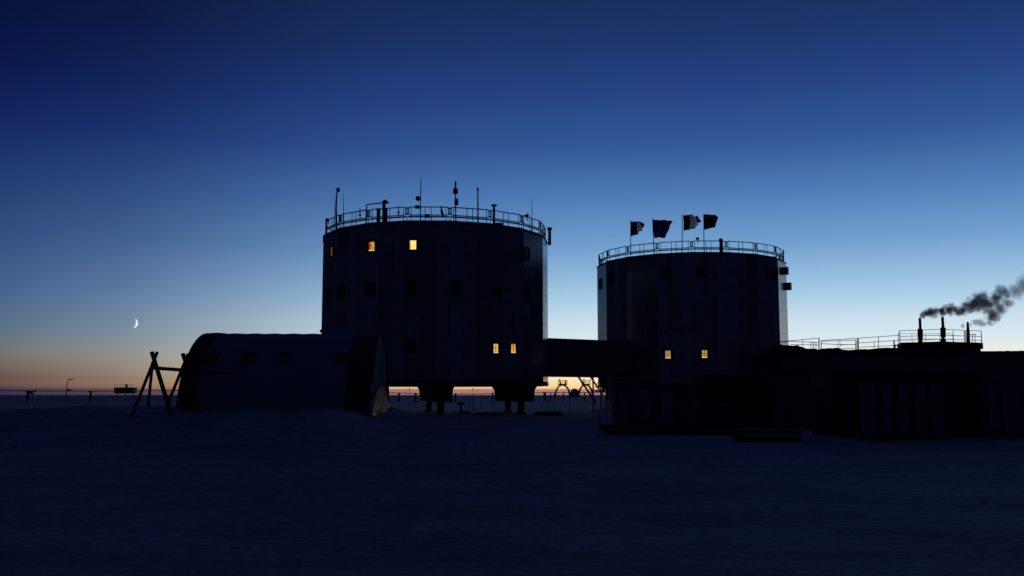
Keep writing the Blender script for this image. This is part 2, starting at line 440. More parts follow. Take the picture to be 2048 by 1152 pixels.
        if lit: f['label'] = {'a': 'lit window glowing pale yellow', 'b': 'lit window with amber curtain', 'c': 'lit window glowing orange', 'd': 'dimly lit window', 'f': 'faintly lit window', 'g': 'lit window glowing gold'}[kind]
        pa = MB(); pa._add(*bx(-a + k, a - k, -b_ + k, b_ - k, -.01, .012))
        pa.build('pane', M['lit_' + kind] if lit else M['glass'], f)
        if kind == 'a':
            cu = MB(); cu._add(*bx(-a + k, -a + k + .06, -b_ + k, b_ - k, .016, .03)); cu.build('curtain', M['lit_b'], f)
        if kind in 'bcdg':
            cu = MB(); cu._add(*bx(-a + k, a - k, -b_ + k, -b_ + k + .07, .016, .03)); cu.build('sill_light', M['lit_e'], f)
            cu = MB(); s = -a + k
            if kind == 'b': cu._add(*bx(-a + k, -a + k + .14, -b_ + k + .09, b_ - k, .016, .03))
            elif kind == 'c': cu._add(*bx(-.02, .06, -b_ + k + .09, b_ - k, .016, .03))
            else: cu._add(*bx(-.03, .02, -b_ + k + .09, b_ - k, .016, .03)); cu._add(*bx(-a + k, a - k, .02, .06, .018, .032))
            cu.build('curtain', M['lit_h'], f)
    # legs: six columns with heavy heads
    for k in range(6):
        ph = 3.5 + 60 * k if cx < 0 else 20 + 60 * k
        q = pt(ph, 7.7, 0); g = 0; ra = math.atan2(q.y - cy, q.x - cx)
        l = MB()
        l.tube([(q.x, q.y, -.3), (q.x, q.y, 1.02)], .27, 14)
        l.tube([(q.x, q.y, .0), (q.x, q.y, .16)], .42, 14)
        l.tube([(q.x, q.y, .55), (q.x, q.y, .62)], .33, 14)
        lo = l.build('leg', M['dark'], root)
        hd = MB()
        for z0, z1, s0, s1 in ((.98, 1.9, .80, .86), (1.9, zb - .022, .86, 1.02)):
            m = Matrix.Rotation(ra, 3, 'Z'); vs = []
            for z_, s_ in ((z0, s0), (z1, s1)):
                for i, j in ((-1, -1), (1, -1), (1, 1), (-1, 1)): vs.append(m @ Vector((i * s_, j * s_, 0)) + Vector((q.x, q.y, z_)))
            hd._add(vs, [(3, 2, 1, 0), (4, 5, 6, 7), (0, 1, 5, 4), (1, 2, 6, 5), (2, 3, 7, 6), (3, 0, 4, 7)])
        hd.build('leg_head', M['black'], lo)
    return root, pt, window, hit

ZB = 2.25
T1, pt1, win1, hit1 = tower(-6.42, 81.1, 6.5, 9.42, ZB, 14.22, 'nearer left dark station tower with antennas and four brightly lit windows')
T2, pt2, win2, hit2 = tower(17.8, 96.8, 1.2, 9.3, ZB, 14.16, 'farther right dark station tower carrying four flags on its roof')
for x, y, k in ((744, 493, 'b'), (826, 490, 'a'), (664, 503, 'f'), (1053, 507, 'dark'), (682, 585, 'dark'), (741, 579, 'dark'), (822, 577, 'dark'), (911, 577, 'dark'), (993, 582, 'dark'),
                (1053, 591, 'dark'), (654, 592, 'dark'), (821, 692, 'dark'), (991, 697, 'g'), (1026, 697, 'c')):
    win1(x, y, k)
for x, y, k in ((1222, 558, 'dark'), (1331, 545, 'dark'), (1404, 542, 'dark'), (1550, 551, 'dark'), (1201, 568, 'dark'), (1336, 709, 'd'), (1409, 708, 'd')):
    win2(x, y, k)
# boxes jutting from the bright right-hand side of the far tower
for x, y, dz in ((1567, 543, .68), (1573, 574, .68)):
    _, q, t, nn = hit2(x, y)
    b = MB(); rz = math.atan2(nn.y, nn.x)
    b.box(q + nn * .22, (.44, .56, dz * .9), rz, bev=.02); b.box(q + nn * .22 + Vector((0, 0, dz / 2 + .03)), (.50, .62, .05), rz)
    b.build('vent_box', M['dark'], T2)
# pipes that are built into the towers
def stack(parent, x, ytop, Y, zbase, r, cap=None, name='vent_pipe'):
    p = at(x, ytop, Y); q = MB()
    q.tube([(p.x, Y, zbase), (p.x, Y, p.z - .12)], r, 14)
    if cap: q.tube([(p.x, Y, p.z - .12), (p.x, Y, p.z - .05), (p.x, Y, p.z)], [cap * .9, cap, cap * .75], 14)
    else: q.tube([(p.x, Y, p.z - .12), (p.x, Y, p.z)], r * 1.03, 14)
    q.tube([(p.x, Y, zbase + .3), (p.x, Y, zbase + .36)], r * 1.15, 14)
    return q.build(name, M['dark'], parent)
stack(T1, 757, 417, 75, 14.3, .15, .22)
stack(T1, 770, 416, 75, 14.3, .21, .26)
stack(T1, 988, 409, 75, 14.3, .095, .25)
p = at(768, 404, 75.4); q = MB()
q.tube([(p.x, 75.4, 14.3), (p.x, 75.4, p.z)], .13, 12)
q.tube([(p.x - .06, 75.4, p.z - .1), (p.x + .12, 75.4, p.z + .03), (p.x + .36, 75.4, p.z - .08)], [.2, .19, .06], 12)
q.build('vent_pipe', M['dark'], T1)
q = MB(); a0, a1, a2 = at(733, 424, 75.4), at(733, 409, 75.4), at(768, 405.5, 75.4)
q.tube([Vector((a0.x, 75.4, 14.3)), a1 - Vector((0, 0, .08)), a1 + Vector((.08, 0, .01)), a2], .05, 8); q.build('gantry_pipe', M['dark'], T1)
p = at(998, 446, 75); MBx = MB(); MBx.box((p.x, 75, 14.62), (.62, .8, .34), bev=.02); MBx.build('roof_box', M['dark'], T1)
p = pt1(88.5, 9.62, 0); z0, z1 = at(1090, 490, p.y).z, at(1090, 455, p.y).z
q = MB(); q.tube([(p.x, p.y, z0), (p.x, p.y, z1)], .13, 12); q.tube([(p.x, p.y, z1 - .22), (p.x, p.y, z1)], .2, 12); q.beam((p.x - .25, p.y, z0 + .5), (p.x, p.y, z0 + .5), .06, .06); q.build('vent_pipe', M['dark'], T1)
p = at(1441.5, 477, 88.6); q = MB(); q.tube([(p.x, 88.6, 13.9), (p.x, 88.6, p.z)], .15, 14); q.tube([(p.x, 88.6, p.z - .3), (p.x, 88.6, p.z)], .17, 14); q.build('vent_pipe', M['black'], T2)

# ------------------------------------------------------------------ roof equipment (separate things)
ZR = 14.45
def mast(name, label, cat, pts, rad, Y, extras=(), zbase=ZR, group=None):
    base = at(pts[0][0], 576, Y); base.z = zbase
    root = thing(name, label, cat, base, group)
    P3 = [Vector((base.x, Y, zbase))] + [at(x, y, Y) for x, y in pts[1:]]
    q = MB(); q.tube(P3, rad, 8); q.tube([P3[0], P3[0] + Vector((0, 0, .3))], max(rad if not isinstance(rad, list) else max(rad), .03) * 1.8, 8); q.build('pole', M['dark'], root)
    for nm, mb, m in extras: mb.build(nm, m, root)
    return root
G = 'whip antennas on the left tower roof'
mast('whip_antenna', 'short thin whip antenna beside the curved lamp at the left roof edge', 'antenna', [(668, 0), (669.5, 399)], [.035, .016], 78.5, group=G)
mast('whip_antenna', 'tall thin whip antenna just right of the curved roof lamp', 'antenna', [(686.5, 0), (686.7, 414), (687.5, 383)], [.035, .028, .012], 78, group=G)
mast('whip_antenna', 'lone thin whip antenna rising at the right end of the left tower roof', 'antenna', [(1063, 0), (1063.5, 430), (1064, 398)], [.03, .026, .016], 78, group=G)
e = MB(); hp = at(676, 378.5, 78); e.ball(hp, .15, (1.2, 1, .8)); e.tube([hp, hp + Vector((.05, 0, -.22))], [.13, .1], 10)
mast('roof_lamp', 'dark lamp on a pole bending right at the left roof edge', 'lamp', [(671.5, 0), (672.2, 418), (673.2, 390), (675.5, 379.5)], [.075, .07, .06, .05], 78, [('lamp_head', e, M['dark'])])
e = MB(); c_ = at(836, 397, 74.3); e.tube([c_ + Vector((0, -.1, 0)), c_ + Vector((0, .1, 0))], .19, 18); e.beam(c_, c_ + Vector((.24, 0, 0)), .05, .05)
e2 = MB(); c_ = at(835, 414, 74.3); e2.box(c_, (.40, .25, .24), bev=.03); e2.beam(c_, c_ + Vector((.24, 0, 0)), .05, .05)
mast('antenna_mast', 'tallest roof mast with a round disc and a small box on its side', 'mast', [(840.2, 0), (840.8, 420), (841.5, 382), (841.8, 352)], [.045, .042, .034, .02], 74.3, [('disc', e, M['dark']), ('junction_box', e2, M['dark'])])
e = MB(); c_ = at(911, 382.5, 74); e.box(c_, (.38, .2, .42), bev=.03)
e2 = MB(); c_ = at(913, 404.5, 74); e2.box(c_ + Vector((0, -.12, 0)), (.3, .14, .52), .25, bev=.03)
e3 = MB(); e3.tube([at(911, 377, 74), at(911, 363, 74)], .075, 10)
mast('antenna_mast', 'roof mast carrying two square panels and a thick upper rod', 'mast', [(911, 0), (911, 390), (911, 377)], .05, 74, [('panel', e, M['dark']), ('panel', e2, M['pale']), ('upper_rod', e3, M['dark'])])
e = MB(); e.ball(at(955.6, 378, 74.5), .11)
mast('antenna_mast', 'plain roof mast topped by a small ball left of the capped vent', 'mast', [(955.5, 0), (955.6, 379)], [.06, .05], 74.5, [('ball_tip', e, M['dark'])])
def flood(x, y, Y, label, ang, zb=None, s=.34):
    c_ = at(x, y, Y); root = thing('floodlight', label, 'floodlight', (c_.x, Y, c_.z - .25), 'roof floodlights')
    h = MB(); m = Matrix.Rotation(ang, 4, 'Y')
    t = bmesh.new(); bmesh.ops.create_cube(t, size=1)
    for i, v_ in enumerate(t.verts):
        v_.index = i; v_.co = m @ Vector((v_.co.x * s * (1 if v_.co.y < 0 else .7), v_.co.y * .22, v_.co.z * s * .75 * (1 if v_.co.y < 0 else .7)))
    h._add([v_.co + c_ for v_ in t.verts], [[v_.index for v_ in f.verts] for f in t.faces]); t.free()
    h.build('lamp_head', M['dark'], root)
    b = MB(); b.beam(c_ + Vector((.02, .05, -.02)), c_ + Vector((.07, .1, -.36)), .07, .05); b.build('bracket', M['dark'], root)
flood(655.5, 440, 79.5, 'small dark floodlight tilted on the left end of the left tower railing', .3)
flood(1053.5, 432, 76.5, 'small dark floodlight tilted above the railing at the right of the left tower roof', -.5)
flood(1394.5, 477.5, 88.6, 'small square floodlight on the railing between the third and fourth flags', 0, s=.30)
flood(644, 662, 74, 'small dark floodlight jutting from the tower wall over the tent roof', -.2, s=.3)
# the folded device hanging on the near railing
c_ = at(884, 424, 72.3); root = thing('winch', 'small dark folded device hanging on the railing between the two tall masts', 'winch', (c_.x, 72.3, 14.6))
q = MB(); q.beam(at(882.5, 412, 72.2), at(883.5, 424, 72.2), .11, .11); q.beam(at(883, 420, 72.2), at(886, 432, 72.2), .17, .14); q.beam(at(879, 420, 72.2), at(884, 423, 72.2), .06, .06); q.build('arm', M['dark'], root)
q = MB(); q.ball(at(884, 425, 72.2), .12); q.build('drum', M['dark'], root)
c_ = at(855, 432, 72.3); root = thing('cable_box', 'small dark box with trailing cable on the lower rail beside the tallest mast', 'box', (c_.x, 72.3, 14.5))
q = MB(); q.box(c_, (.30, .2, .28), bev=.02); q.build('housing', M['dark'], root); q = MB(); q.tube([c_, at(860, 434, 72.2), at(864, 437, 72.2)], .03, 6); q.build('cable', M['black'], root)
# antenna-like light fittings sticking from rail posts
for x, y, lab in ((720, 430, 'tiny dark fitting on a railing post left of the two stubby vents'), (797, 425, 'tiny dark fitting on a railing post right of the two stubby vents')):
    c_ = at(x, y, 72.8); root = thing('rail_fitting', lab, 'fitting', (c_.x, 72.8, 14.5), 'fittings on the left tower railing')
    q = MB(); q.beam(at(x, y - 13, 72.8), at(x, y + 9, 72.8), .07, .07); q.build('post', M['dark'], root)
    q = MB(); q.box(c_, (.2, .14, .1), bev=.02); q.beam(c_ + Vector((-.16, 0, .03)), c_ + Vector((.14, 0, -.02)), .03, .03); q.build('fixture', M['dark'], root)

# ------------------------------------------------------------------ flags
def inside(poly, x, y):
    r = False; j = len(poly) - 1
    for i in range(len(poly)):
        xi, yi = poly[i]; xj, yj = poly[j]
        if (yi > y) != (yj > y) and x < (xj - xi) * (y - yi) / (yj - yi) + xi: r = not r
        j = i
    return r
def flag(label, poleb, polet, Y, outline, mats, pick, seed, lab2=None):
    S = lambda p: (1240 + p[0] / 9.31, 420 + p[1] / 9.31)
    poly = [S(p) for p in outline]
    b = at(*S(poleb), Y); b.z = 14.3
    root = thing('flag', label, 'flag', b, 'flags on the right tower roof')
    t = at(*S(polet), Y); bb = at(*S(poleb), Y); d = (t - bb)
    q = MB(); q.tube([bb - d * ((bb.z - 14.3) / d.z), bb, t], [.045, .042, .028], 8); q.ball(t, .05, sub=1); q.build('flagpole', M['rail'], root)
    x0, x1 = min(p[0] for p in poly), max(p[0] for p in poly); y0, y1 = min(p[1] for p in poly), max(p[1] for p in poly)
    st = .42; nx = int((x1 - x0) / st) + 1; ny = int((y1 - y0) / st) + 1
    q = MB(); vs = {}
    def P_(i, j):
        x, y = x0 + i * st, y0 + j * st
        if (i, j) not in vs:
            u = (x - x0) / max(1, x1 - x0)
            dy = -u * .55 + .16 * math.sin(u * 7.5 + seed + (y - y0) * .09) * (.25 + u) + .05 * math.sin(u * 17 + (y - y0) * .25 + seed)
            w = at(x, y, Y); w.y += dy; vs[(i, j)] = q.bm.verts.new(w)
        return vs[(i, j)]
    for i in range(nx):
        for j in range(ny):
            x, y = x0 + (i + .5) * st, y0 + (j + .5) * st
            if inside(poly, x, y):
                f = q.bm.faces.new((P_(i, j), P_(i + 1, j), P_(i + 1, j + 1), P_(i, j + 1))); f.material_index = pick((x - x0) / (x1 - x0), (y - y0) / (y1 - y0))
    o = q.build('flag_cloth', mats, root, smooth=True)
    md = o.modifiers.new('thick', 'SOLIDIFY'); md.thickness = .012
    return root
flag('tattered blue, white and red striped flag, leftmost on the tower roof', (200, 760), (198, 203), 88.9,
     [(202, 212), (300, 222), (370, 230), (395, 246), (430, 255), (448, 292), (430, 330), (405, 352), (408, 385), (385, 402), (345, 412), (338, 440), (333, 465), (270, 476), (204, 490)],
     [M['fblue'], M['fwhite'], M['fred']], lambda u, v: 0 if u < .43 else (1 if u < .76 - .06 * math.sin(v * 9) else 2), 0)
flag('large plain dark navy flag with maroon edges on a leaning pole', (632, 740), (604, 155), 88.2,
     [(606, 178), (690, 190), (770, 202), (820, 193), (880, 208), (940, 210), (960, 230), (945, 268), (918, 292), (916, 330), (890, 400), (860, 452), (832, 530), (790, 528), (705, 512), (680, 526), (634, 530), (620, 400)],
     [M['fnavy'], M['fmaroon']], lambda u, v: 1 if v < .13 + .05 * math.sin(u * 8) or u > .86 else 0, 1.2)
flag('frayed green, white and red striped flag with a ragged fly edge', (1156, 700), (1164, 93), 87.8,
     [(1180, 102), (1250, 98), (1350, 95), (1358, 128), (1372, 132), (1385, 122), (1425, 118), (1445, 150), (1450, 185), (1470, 205), (1480, 235), (1470, 258), (1430, 256), (1410, 268), (1442, 272), (1430, 302), (1392, 310), (1396, 330), (1385, 358), (1330, 362), (1250, 374), (1186, 392)],
     [M['fgreen'], M['fwhite'], M['fred']], lambda u, v: 0 if u < .38 else (1 if u < .80 - .05 * math.sin(v * 7) else 2), 2.0)
flag('dark green-blue flag with a pointed fly edge, rightmost on the tower roof', (1566, 690), (1556, 78), 87.8,
     [(1557, 80), (1660, 92), (1748, 102), (1778, 135), (1800, 170), (1785, 210), (1765, 262), (1755, 318), (1748, 342), (1680, 348), (1620, 358), (1566, 372)],
     [M['fteal'], M['fgreen']], lambda u, v: 1 if .5 < u < .75 and .2 < v < .6 and (u + v) % .2 < .07 else 0, 3.1)

# ------------------------------------------------------------------ enclosed bridge between the towers
c1, c2 = Vector((-6.42, 81.1, 0)), Vector((17.8, 96.8, 0)); dd = (c2 - c1).normalized(); nn = Vector((dd.y, -dd.x, 0))
a0 = c1 + dd * 8.6; a1 = c2 - dd * 8.5
br = thing('enclosed_bridge', 'dark enclosed corridor joining the two towers above the snow', 'bridge', ((a0.x + a1.x) / 2, (a0.y + a1.y) / 2, 0))
z0, z1 = at(1140, 750, 87).z, at(1140, 680, 87).z
q = MB(); q.beam(a0 + Vector((0, 0, (z0 + z1) / 2)), a1 + Vector((0, 0, (z0 + z1) / 2)), 3.2, z1 - z0)
for k in range(1, 9):
    s = a0 + (a1 - a0) * k / 9
    q.beam(s + nn * 1.6 + Vector((0, 0, z0 + .1)), s + nn * 1.6 + Vector((0, 0, z1 - .1)), .06, .05)
q.build('wall', M['tech'], br)
q = MB(); q.beam(a0 + Vector((0, 0, z1 + .03)), a1 + Vector((0, 0, z1 + .03)), 3.36, .1); q.build('roof', M['roof'], br)
q = MB()
for s in (-1.4, 1.4): q.beam(a0 + nn * s + Vector((0, 0, z0 - .06)), a1 + nn * s + Vector((0, 0, z0 - .06)), .18, .14)
q.build('floor_beam', M['dark'], br)
p = at(1163, 687, 86.8); s = a0 + (a1 - a0) * .47 + nn * 1.64; q = MB(); q.box(Vector((s.x, s.y, z1 - .42)), (.75, .1, .45), math.atan2(dd.y, dd.x), bev=.02); q.build('vent', M['black'], br)

# ------------------------------------------------------------------ steel stair frame under the bridge
Y = 87.5
g0 = at(1186, 790, Y)
sf = thing('steel_staircase', 'dark steel stair frame with slanted braces under the bridge at the right tower', 'staircase', (g0.x, Y, 0))
def seg(x0, y0, x1, y1, w, Y0=Y, Y1=Y): q = MB(); q.beam(at(x0, y0, Y0), at(x1, y1, Y1), w, w); return q
q = MB(); a_ = at(1186, 749, Y); q.beam((a_.x, Y, -.2), (a_.x, Y, a_.z), .13, .13); q.build('post', M['dark'], sf)
q = MB(); a_ = at(1201, 749, Y + 3); q.beam((a_.x, Y + 3, -.2), (a_.x, Y + 3, a_.z), .12, .12); q.build('post', M['dark'], sf)
q = MB(); a_ = at(1212, 749, Y); q.beam((a_.x, Y, -.2), (a_.x, Y, a_.z), .14, .14); q.build('post', M['dark'], sf)
seg(1153, 748, 1192, 806, .17).build('brace', M['dark'], sf)
seg(1177, 748, 1206, 790, .15, Y + 2.4, Y + 2.4).build('brace', M['dark'], sf)
seg(1204, 750, 1190, 776, .05, Y + 1, Y + 1).build('brace', M['dark'], sf)
seg(1192, 750, 1204, 768, .05, Y + 1.5, Y + 1.5).build('brace', M['dark'], sf)
q = MB(); a_, b_ = at(1187, 782, Y + .8), at(1240, 782, Y + .8); q.beam(a_, b_, 1.7, .12)
for k in range(1, 8): s = a_ + (b_ - a_) * k / 8; q.beam(s + Vector((0, -.82, -.02)), s + Vector((0, .82, -.02)), .05, .2)
q.build('landing', M['dark'], sf)
q = MB()
for k in range(10):
    s = b_ + Vector((.1 - k * .0, 0, 0)); q.box((b_.x + .3 + k * .28, Y + .8, b_.z - .05 - k * .17), (.3, 1.5, .05))
q.beam(b_ + Vector((.2, -.75, 0)), b_ + Vector((3.0, -.75, -1.75)), .06, .22); q.beam(b_ + Vector((.2, .75, 0)), b_ + Vector((3.0, .75, -1.75)), .06, .22)
q.build('stair_flight', M['dark'], sf)
q = MB(); c_ = at(1206, 758, Y + 1.2); q.box(c_, (.7, 1.2, .75), bev=.03); q.beam(at(1206.5, 764, Y + 1.2), at(1206.5, 784, Y + 1.2), .28, .28); q.build('hanging_box', M['black'], sf)

# ------------------------------------------------------------------ arched tent
Lt, Wt, Zt = 7.75, 5.0, 4.30
r_ = math.radians(3); dx = Vector((math.cos(r_), math.sin(r_), 0)); dn = Vector((-math.sin(r_), math.cos(r_), 0))
te = Vector((-6.1, 45.0, 0)); ts = te - dx * Lt
tent = thing('arched_tent', 'long dark arched fabric tent half buried in drifted snow before the left tower', 'tent', ((te.x + ts.x) / 2, (te.y + ts.y) / 2, 0))
def tp(s, a, k=1.0):            # s along the tent, a from -90 (near foot) to 90 (far foot)
    an = math.radians(a); sag = 1 - .005 * (0.5 + .5 * math.cos(2 * math.pi * s / .86)) * math.cos(an)
    yy = math.sin(an); zz = math.cos(an)
    zz = abs(zz) ** .92
    return ts + dx * s + dn * (Wt * k * yy * sag) + Vector((0, 0, .1 + (Zt - .1) * k * zz * sag))
def shell(s0, s1, ns, k, thick=.05):
    q = MB(); na = 40
    vs = [tp(s0 + (s1 - s0) * i / ns, -90 + 180 * j / na, k) for i in range(ns + 1) for j in range(na + 1)]
    vs2 = [tp(s0 + (s1 - s0) * i / ns, -90 + 180 * j / na, k - thick / Wt) for i in range(ns + 1) for j in range(na + 1)]
    N = na + 1; fs = []
    for i in range(ns):
        for j in range(na): fs.append((i * N + j, i * N + j + 1, (i + 1) * N + j + 1, (i + 1) * N + j))
    o = len(vs); fs2 = [tuple(o + v for v in f[::-1]) for f in fs]
    rim = []
    for i in (0, ns):
        for j in range(na): rim.append((i * N + j, i * N + j + 1, o + i * N + j + 1, o + i * N + j))
    q._add(vs + vs2, fs + fs2 + rim); return q
shell(.75, Lt - .95, 60, 1.0).build('fabric', M['tent'], tent, smooth=True)
shell(-.0, .748, 8, 1.006).build('end_band', M['band'], tent, smooth=True)
shell(Lt - .948, Lt + .12, 10, 1.006).build('end_band', M['band'], tent, smooth=True)
def endwall(s, name, m, low=False):
    q = MB(); na, nr = 40, 10; vs = []; fs = []
    for r in range(nr + 1):
        for j in range(na + 1):
            p = tp(s, -90 + 180 * j / na, .985); base = ts + dx * s; f = r / nr
            w = Vector((base.x + (p.x - base.x) * f, base.y + (p.y - base.y) * f, .1 + (p.z - .1) * f))
            w += dx * ((.10 if not low else .06) * noise.noise((w.y * .9, w.z * .8, s)) * (1 - f * f))
            if low: w.z = .2 + (w.z - .1) * .42; w += dx * (.07 + .07 * noise.noise((w.y * 3.0, w.z * 1.2, 3)))
            vs.append(w)
    N = na + 1
    for r in range(nr):
        for j in range(na): fs.append((r * N + j, r * N + j + 1, (r + 1) * N + j + 1, (r + 1) * N + j))
    q._add(vs, fs); o = q.build(name, m, tent, smooth=True)
    md = o.modifiers.new('thick', 'SOLIDIFY'); md.thickness = .03
    return o
endwall(Lt - .02, 'end_wall', M['endfab'])['label'] = 'pale end wall facing right'
o = endwall(Lt + .03, 'plastic_sheet', M['foil'], True); o['label'] = 'crumpled shiny plastic sheet over the foot of the end wall'
endwall(.12, 'end_wall', M['tent'])
def tent_window(x, y):
    # nearest point of the near wall seen at the pixel
    best = None
    for i in range(0, 400):
        for a in range(-75, -30):
            p = tp(Lt * i / 400, a, 1.0); v_ = p - Vector((0, 0, EYE)); dep = v_.y * math.cos(P) + v_.z * math.sin(P); up = -v_.y * math.sin(P) + v_.z * math.cos(P)
            e_ = (1024 + F * v_.x / dep - x) ** 2 + (576 - F * up / dep - y) ** 2
            if best is None or e_ < best[0]: best = (e_, Lt * i / 400, a)
    _, s, a = best
    def slab(s0, s1, a0, a1, k0, k1):
        vs = [tp(ss, aa, kk) for kk in (k0, k1) for ss, aa in ((s0, a0), (s1, a0), (s1, a1), (s0, a1))]
        return vs, [(0, 1, 2, 3), (7, 6, 5, 4), (0, 4, 5, 1), (1, 5, 6, 2), (2, 6, 7, 3), (3, 7, 4, 0)]
    f = MB(); w, h = .27, 4.6; t = .06
    f._add(*slab(s - w, s - w + t, a - h, a + h, .99, 1.012)); f._add(*slab(s + w - t, s + w, a - h, a + h, .99, 1.012))
    f._add(*slab(s - w + t, s + w - t, a + h - .8, a + h, .99, 1.012)); f._add(*slab(s - w + t, s + w - t, a - h, a - h + .8, .99, 1.012))
    fo = f.build('window', M['black'], tent)
    g = MB(); g._add(*slab(s - w + t, s + w - t, a - h + .8, a + h - .8, .99, 1.006)); g.build('pane', M['glass'], fo)
for x in (424, 497, 570, 685): tent_window(x, 717)
# mirror post added to reflect the glow as bright slivers by the end wall
p = at(743, 812, 39.6)
ps = thing('glint_post', 'short mirror post with a dark middle band, added for bright slivers beside the tent end wall', 'post', (p.x, 39.6, gh(p.x, 39.6)))
t = at(743, 768, 39.6)
q = MB(); q.tube([(p.x, 39.6, p.z - .3), (p.x, 39.6, t.z)], [.05, .05], 10); q.tube([(p.x, 39.6, t.z), (p.x, 39.6, t.z + .03)], [.06, .04], 10); q.build('shaft', M['mirror'], ps)
q = MB(); b0, b1 = at(743, 797, 39.6), at(743, 786, 39.6); q.tube([(p.x, 39.6, b0.z), (p.x, 39.6, b1.z)], .08, 10); q.build('band', M['black'], ps)

# ------------------------------------------------------------------ timber A-frame stand
Ya = 36.0
p = at(309, 800, Ya); tf = thing('timber_frame', 'dark timber A-frame stand with a long cross beam left of the tent', 'timber stand', (p.x, Ya, gh(p.x, Ya)))
def leg(x0, y0, x1, y1, Y0, Y1, w, d_):
    a_, b_ = at(x0, y0, Y0), at(x1, y1, Y1); q = MB(); q.beam(a_, b_ + (b_ - a_) * .05, w, d_)
    o = q.build('leg', M['timber'], tf); md = o.modifiers.new('bev', 'BEVEL'); md.width = .012; md.segments = 2
leg(314.8, 703.5, 261, 838, Ya, Ya - .3, .13, .115)
leg(303.5, 703.5, 346, 842, Ya + .2, Ya - .1, .13, .115)
leg(305, 726, 297, 806, Ya + .6, Ya + 2.6, .11, .11)
leg(376.5, 707, 329, 824, Ya + 1.6, Ya + 1.3, .13, .115)
leg(365.5, 707, 408, 834, Ya + 1.8, Ya + 1.3, .13, .115)
leg(376, 726, 372, 806, Ya + 2.2, Ya + 3.4, .10, .10)
q = MB(); q.beam(at(301, 735.5, Ya + .1), at(476, 748, Ya + 2.2), .13, .13); q.tube([at(309, 729, Ya - .02), at(309, 729, Ya + .3)], .035, 8)
o = q.build('cross_beam', M['timber'], tf); md = o.modifiers.new('bev', 'BEVEL'); md.width = .01

# ------------------------------------------------------------------ far plain: cable line, posts, lamp, huts, stakes
def post(x, ytop, Y, label, w=.5, group='posts of the far cable line'):
    t = at(x, ytop, Y); g = gh(t.x, Y)
    r = thing('cable_post', label, 'post', (t.x, Y, g), group)
    q = MB(); q.tube([(t.x, Y, g - .4), (t.x + .05, Y, t.z)], [w * .34, w * .28], 8); q.build('shaft', M['dark'], r)
    q = MB(); q.beam((t.x - w * .42, Y, t.z - .1), (t.x + w * .5, Y, t.z - .07), w * .4, w * .3); q.tube([(t.x, Y, t.z), (t.x, Y, t.z + .22)], .08, 6); q.build('crossarm', M['dark'], r)
post(56, 782, 225, 'stout dark post under the far cable at the left edge of the plain', 1.1)
post(181, 783, 225, 'dark post under the far cable between the street lamp and the far hut', .9)
post(282, 783, 225, 'slim dark post under the far cable seen between the timber legs', .45)
post(798, 787, 225, 'dark post on the far cable left of the front tower leg', .7)
post(831, 787, 225, 'leaning dark post on the far cable close beside the front tower leg', .8)
post(911, 788, 225, 'dark post on the far cable just right of the front tower leg', .7)
post(985, 788, 225, 'dark post on the far cable just left of the second tower leg', .6)
post(1089, 786, 225, 'dark post on the far cable left of the first arched platform', .9)
post(1101, 787, 225, 'slim dark post on the far cable touching the first arched platform', .4)
post(1127, 787, 225, 'dark post on the far cable seen through the first arched platform', .5)
post(1169, 786, 225, 'dark post on the far cable seen through the second arched platform', .5)
pts = [(-300, 780), (0, 781), (120, 782), (220, 782.5), (355, 781), (560, 784), (782, 785.5), (836, 787), (940, 788), (1010, 787), (1075, 785), (1150, 785), (1230, 785), (1500, 785)]
q = MB(); q.tube([at(x, y, 225) for x, y in pts], .085, 6)
cb = q.build('cable', M['dark'], origin=at(560, 784, 225)); tag(cb, 'long dark cable strung low across the far plain', 'cable')
c_ = at(66, 785, 228); bs = thing('marker_bush', 'dark ragged bundle hanging by the far cable at the left edge', 'bundle', (c_.x, 228, 0))
q = MB()
for k in range(9): q.ball(c_ + Vector((random.uniform(-.6, .6), random.uniform(-.3, .3), random.uniform(-.35, .35))), random.uniform(.16, .34), (1.4, 1, .8), 1)
q.build('rags', M['dark'], bs)
q = MB(); q.tube([(c_.x, 228, -.2), (c_.x, 228, c_.z)], .06, 6); q.build('stake', M['dark'], bs)
# lamp post
Yl = 215; b = at(131, 800, Yl); t = at(135.2, 760.5, Yl); t2 = at(137.0, 759, Yl); h = at(142, 759, Yl)
lp = thing('street_lamp', 'thin dark street lamp bending right, alone on the far plain', 'street lamp', (b.x, Yl, gh(b.x, Yl)))
q = MB(); q.tube([(b.x, Yl, -.3), t, t2, h], [.12, .085, .08, .07], 8); q.build('pole', M['dark'], lp)
q = MB(); q.box(h, (.75, .35, .2), bev=.04); q.build('lamp_head', M['dark'], lp)
c_ = at(138.5, 780, Yl); q = MB(); q.box(c_, (.75, .4, .36), bev=.04); q.beam(c_, at(133.5, 780, Yl), .08, .08); q.build('switch_box', M['dark'], lp)
# far raised hut
Yh = 290; x0, x1 = at(232, 787, Yh).x, at(270, 787, Yh).x; zl, zu = at(251, 787, Yh).z, at(251, 776, Yh).z; cx = (x0 + x1) / 2
ht = thing('raised_hut', 'dark flat hut raised on stilts far behind the timber stand', 'hut', (cx, Yh, 0))
q = MB(); q.box((cx, Yh, (zl + zu) / 2), (x1 - x0, 3, zu - zl), bev=.05); q.build('wall', M['cont'], ht)
q = MB(); q.box((cx + .2, Yh, zu + .08), (x1 - x0 + .3, 3.3, .14)); q.build('roof', M['dark'], ht)
q = MB()
for k in range(7): xx = x0 + (x1 - x0) * k / 6; q.beam((xx, Yh - 1.5, zu + .1), (xx, Yh - 1.5, zu + 1.0), .06, .06)
q.beam((x0, Yh - 1.5, zu + .98), (x1, Yh - 1.5, zu + .98), .06, .06); q.build('railing', M['dark'], ht)
q = MB(); q.box((cx + .2, Yh, zu + .6), (.5, .5, 1.1)); q.build('chimney', M['dark'], ht)
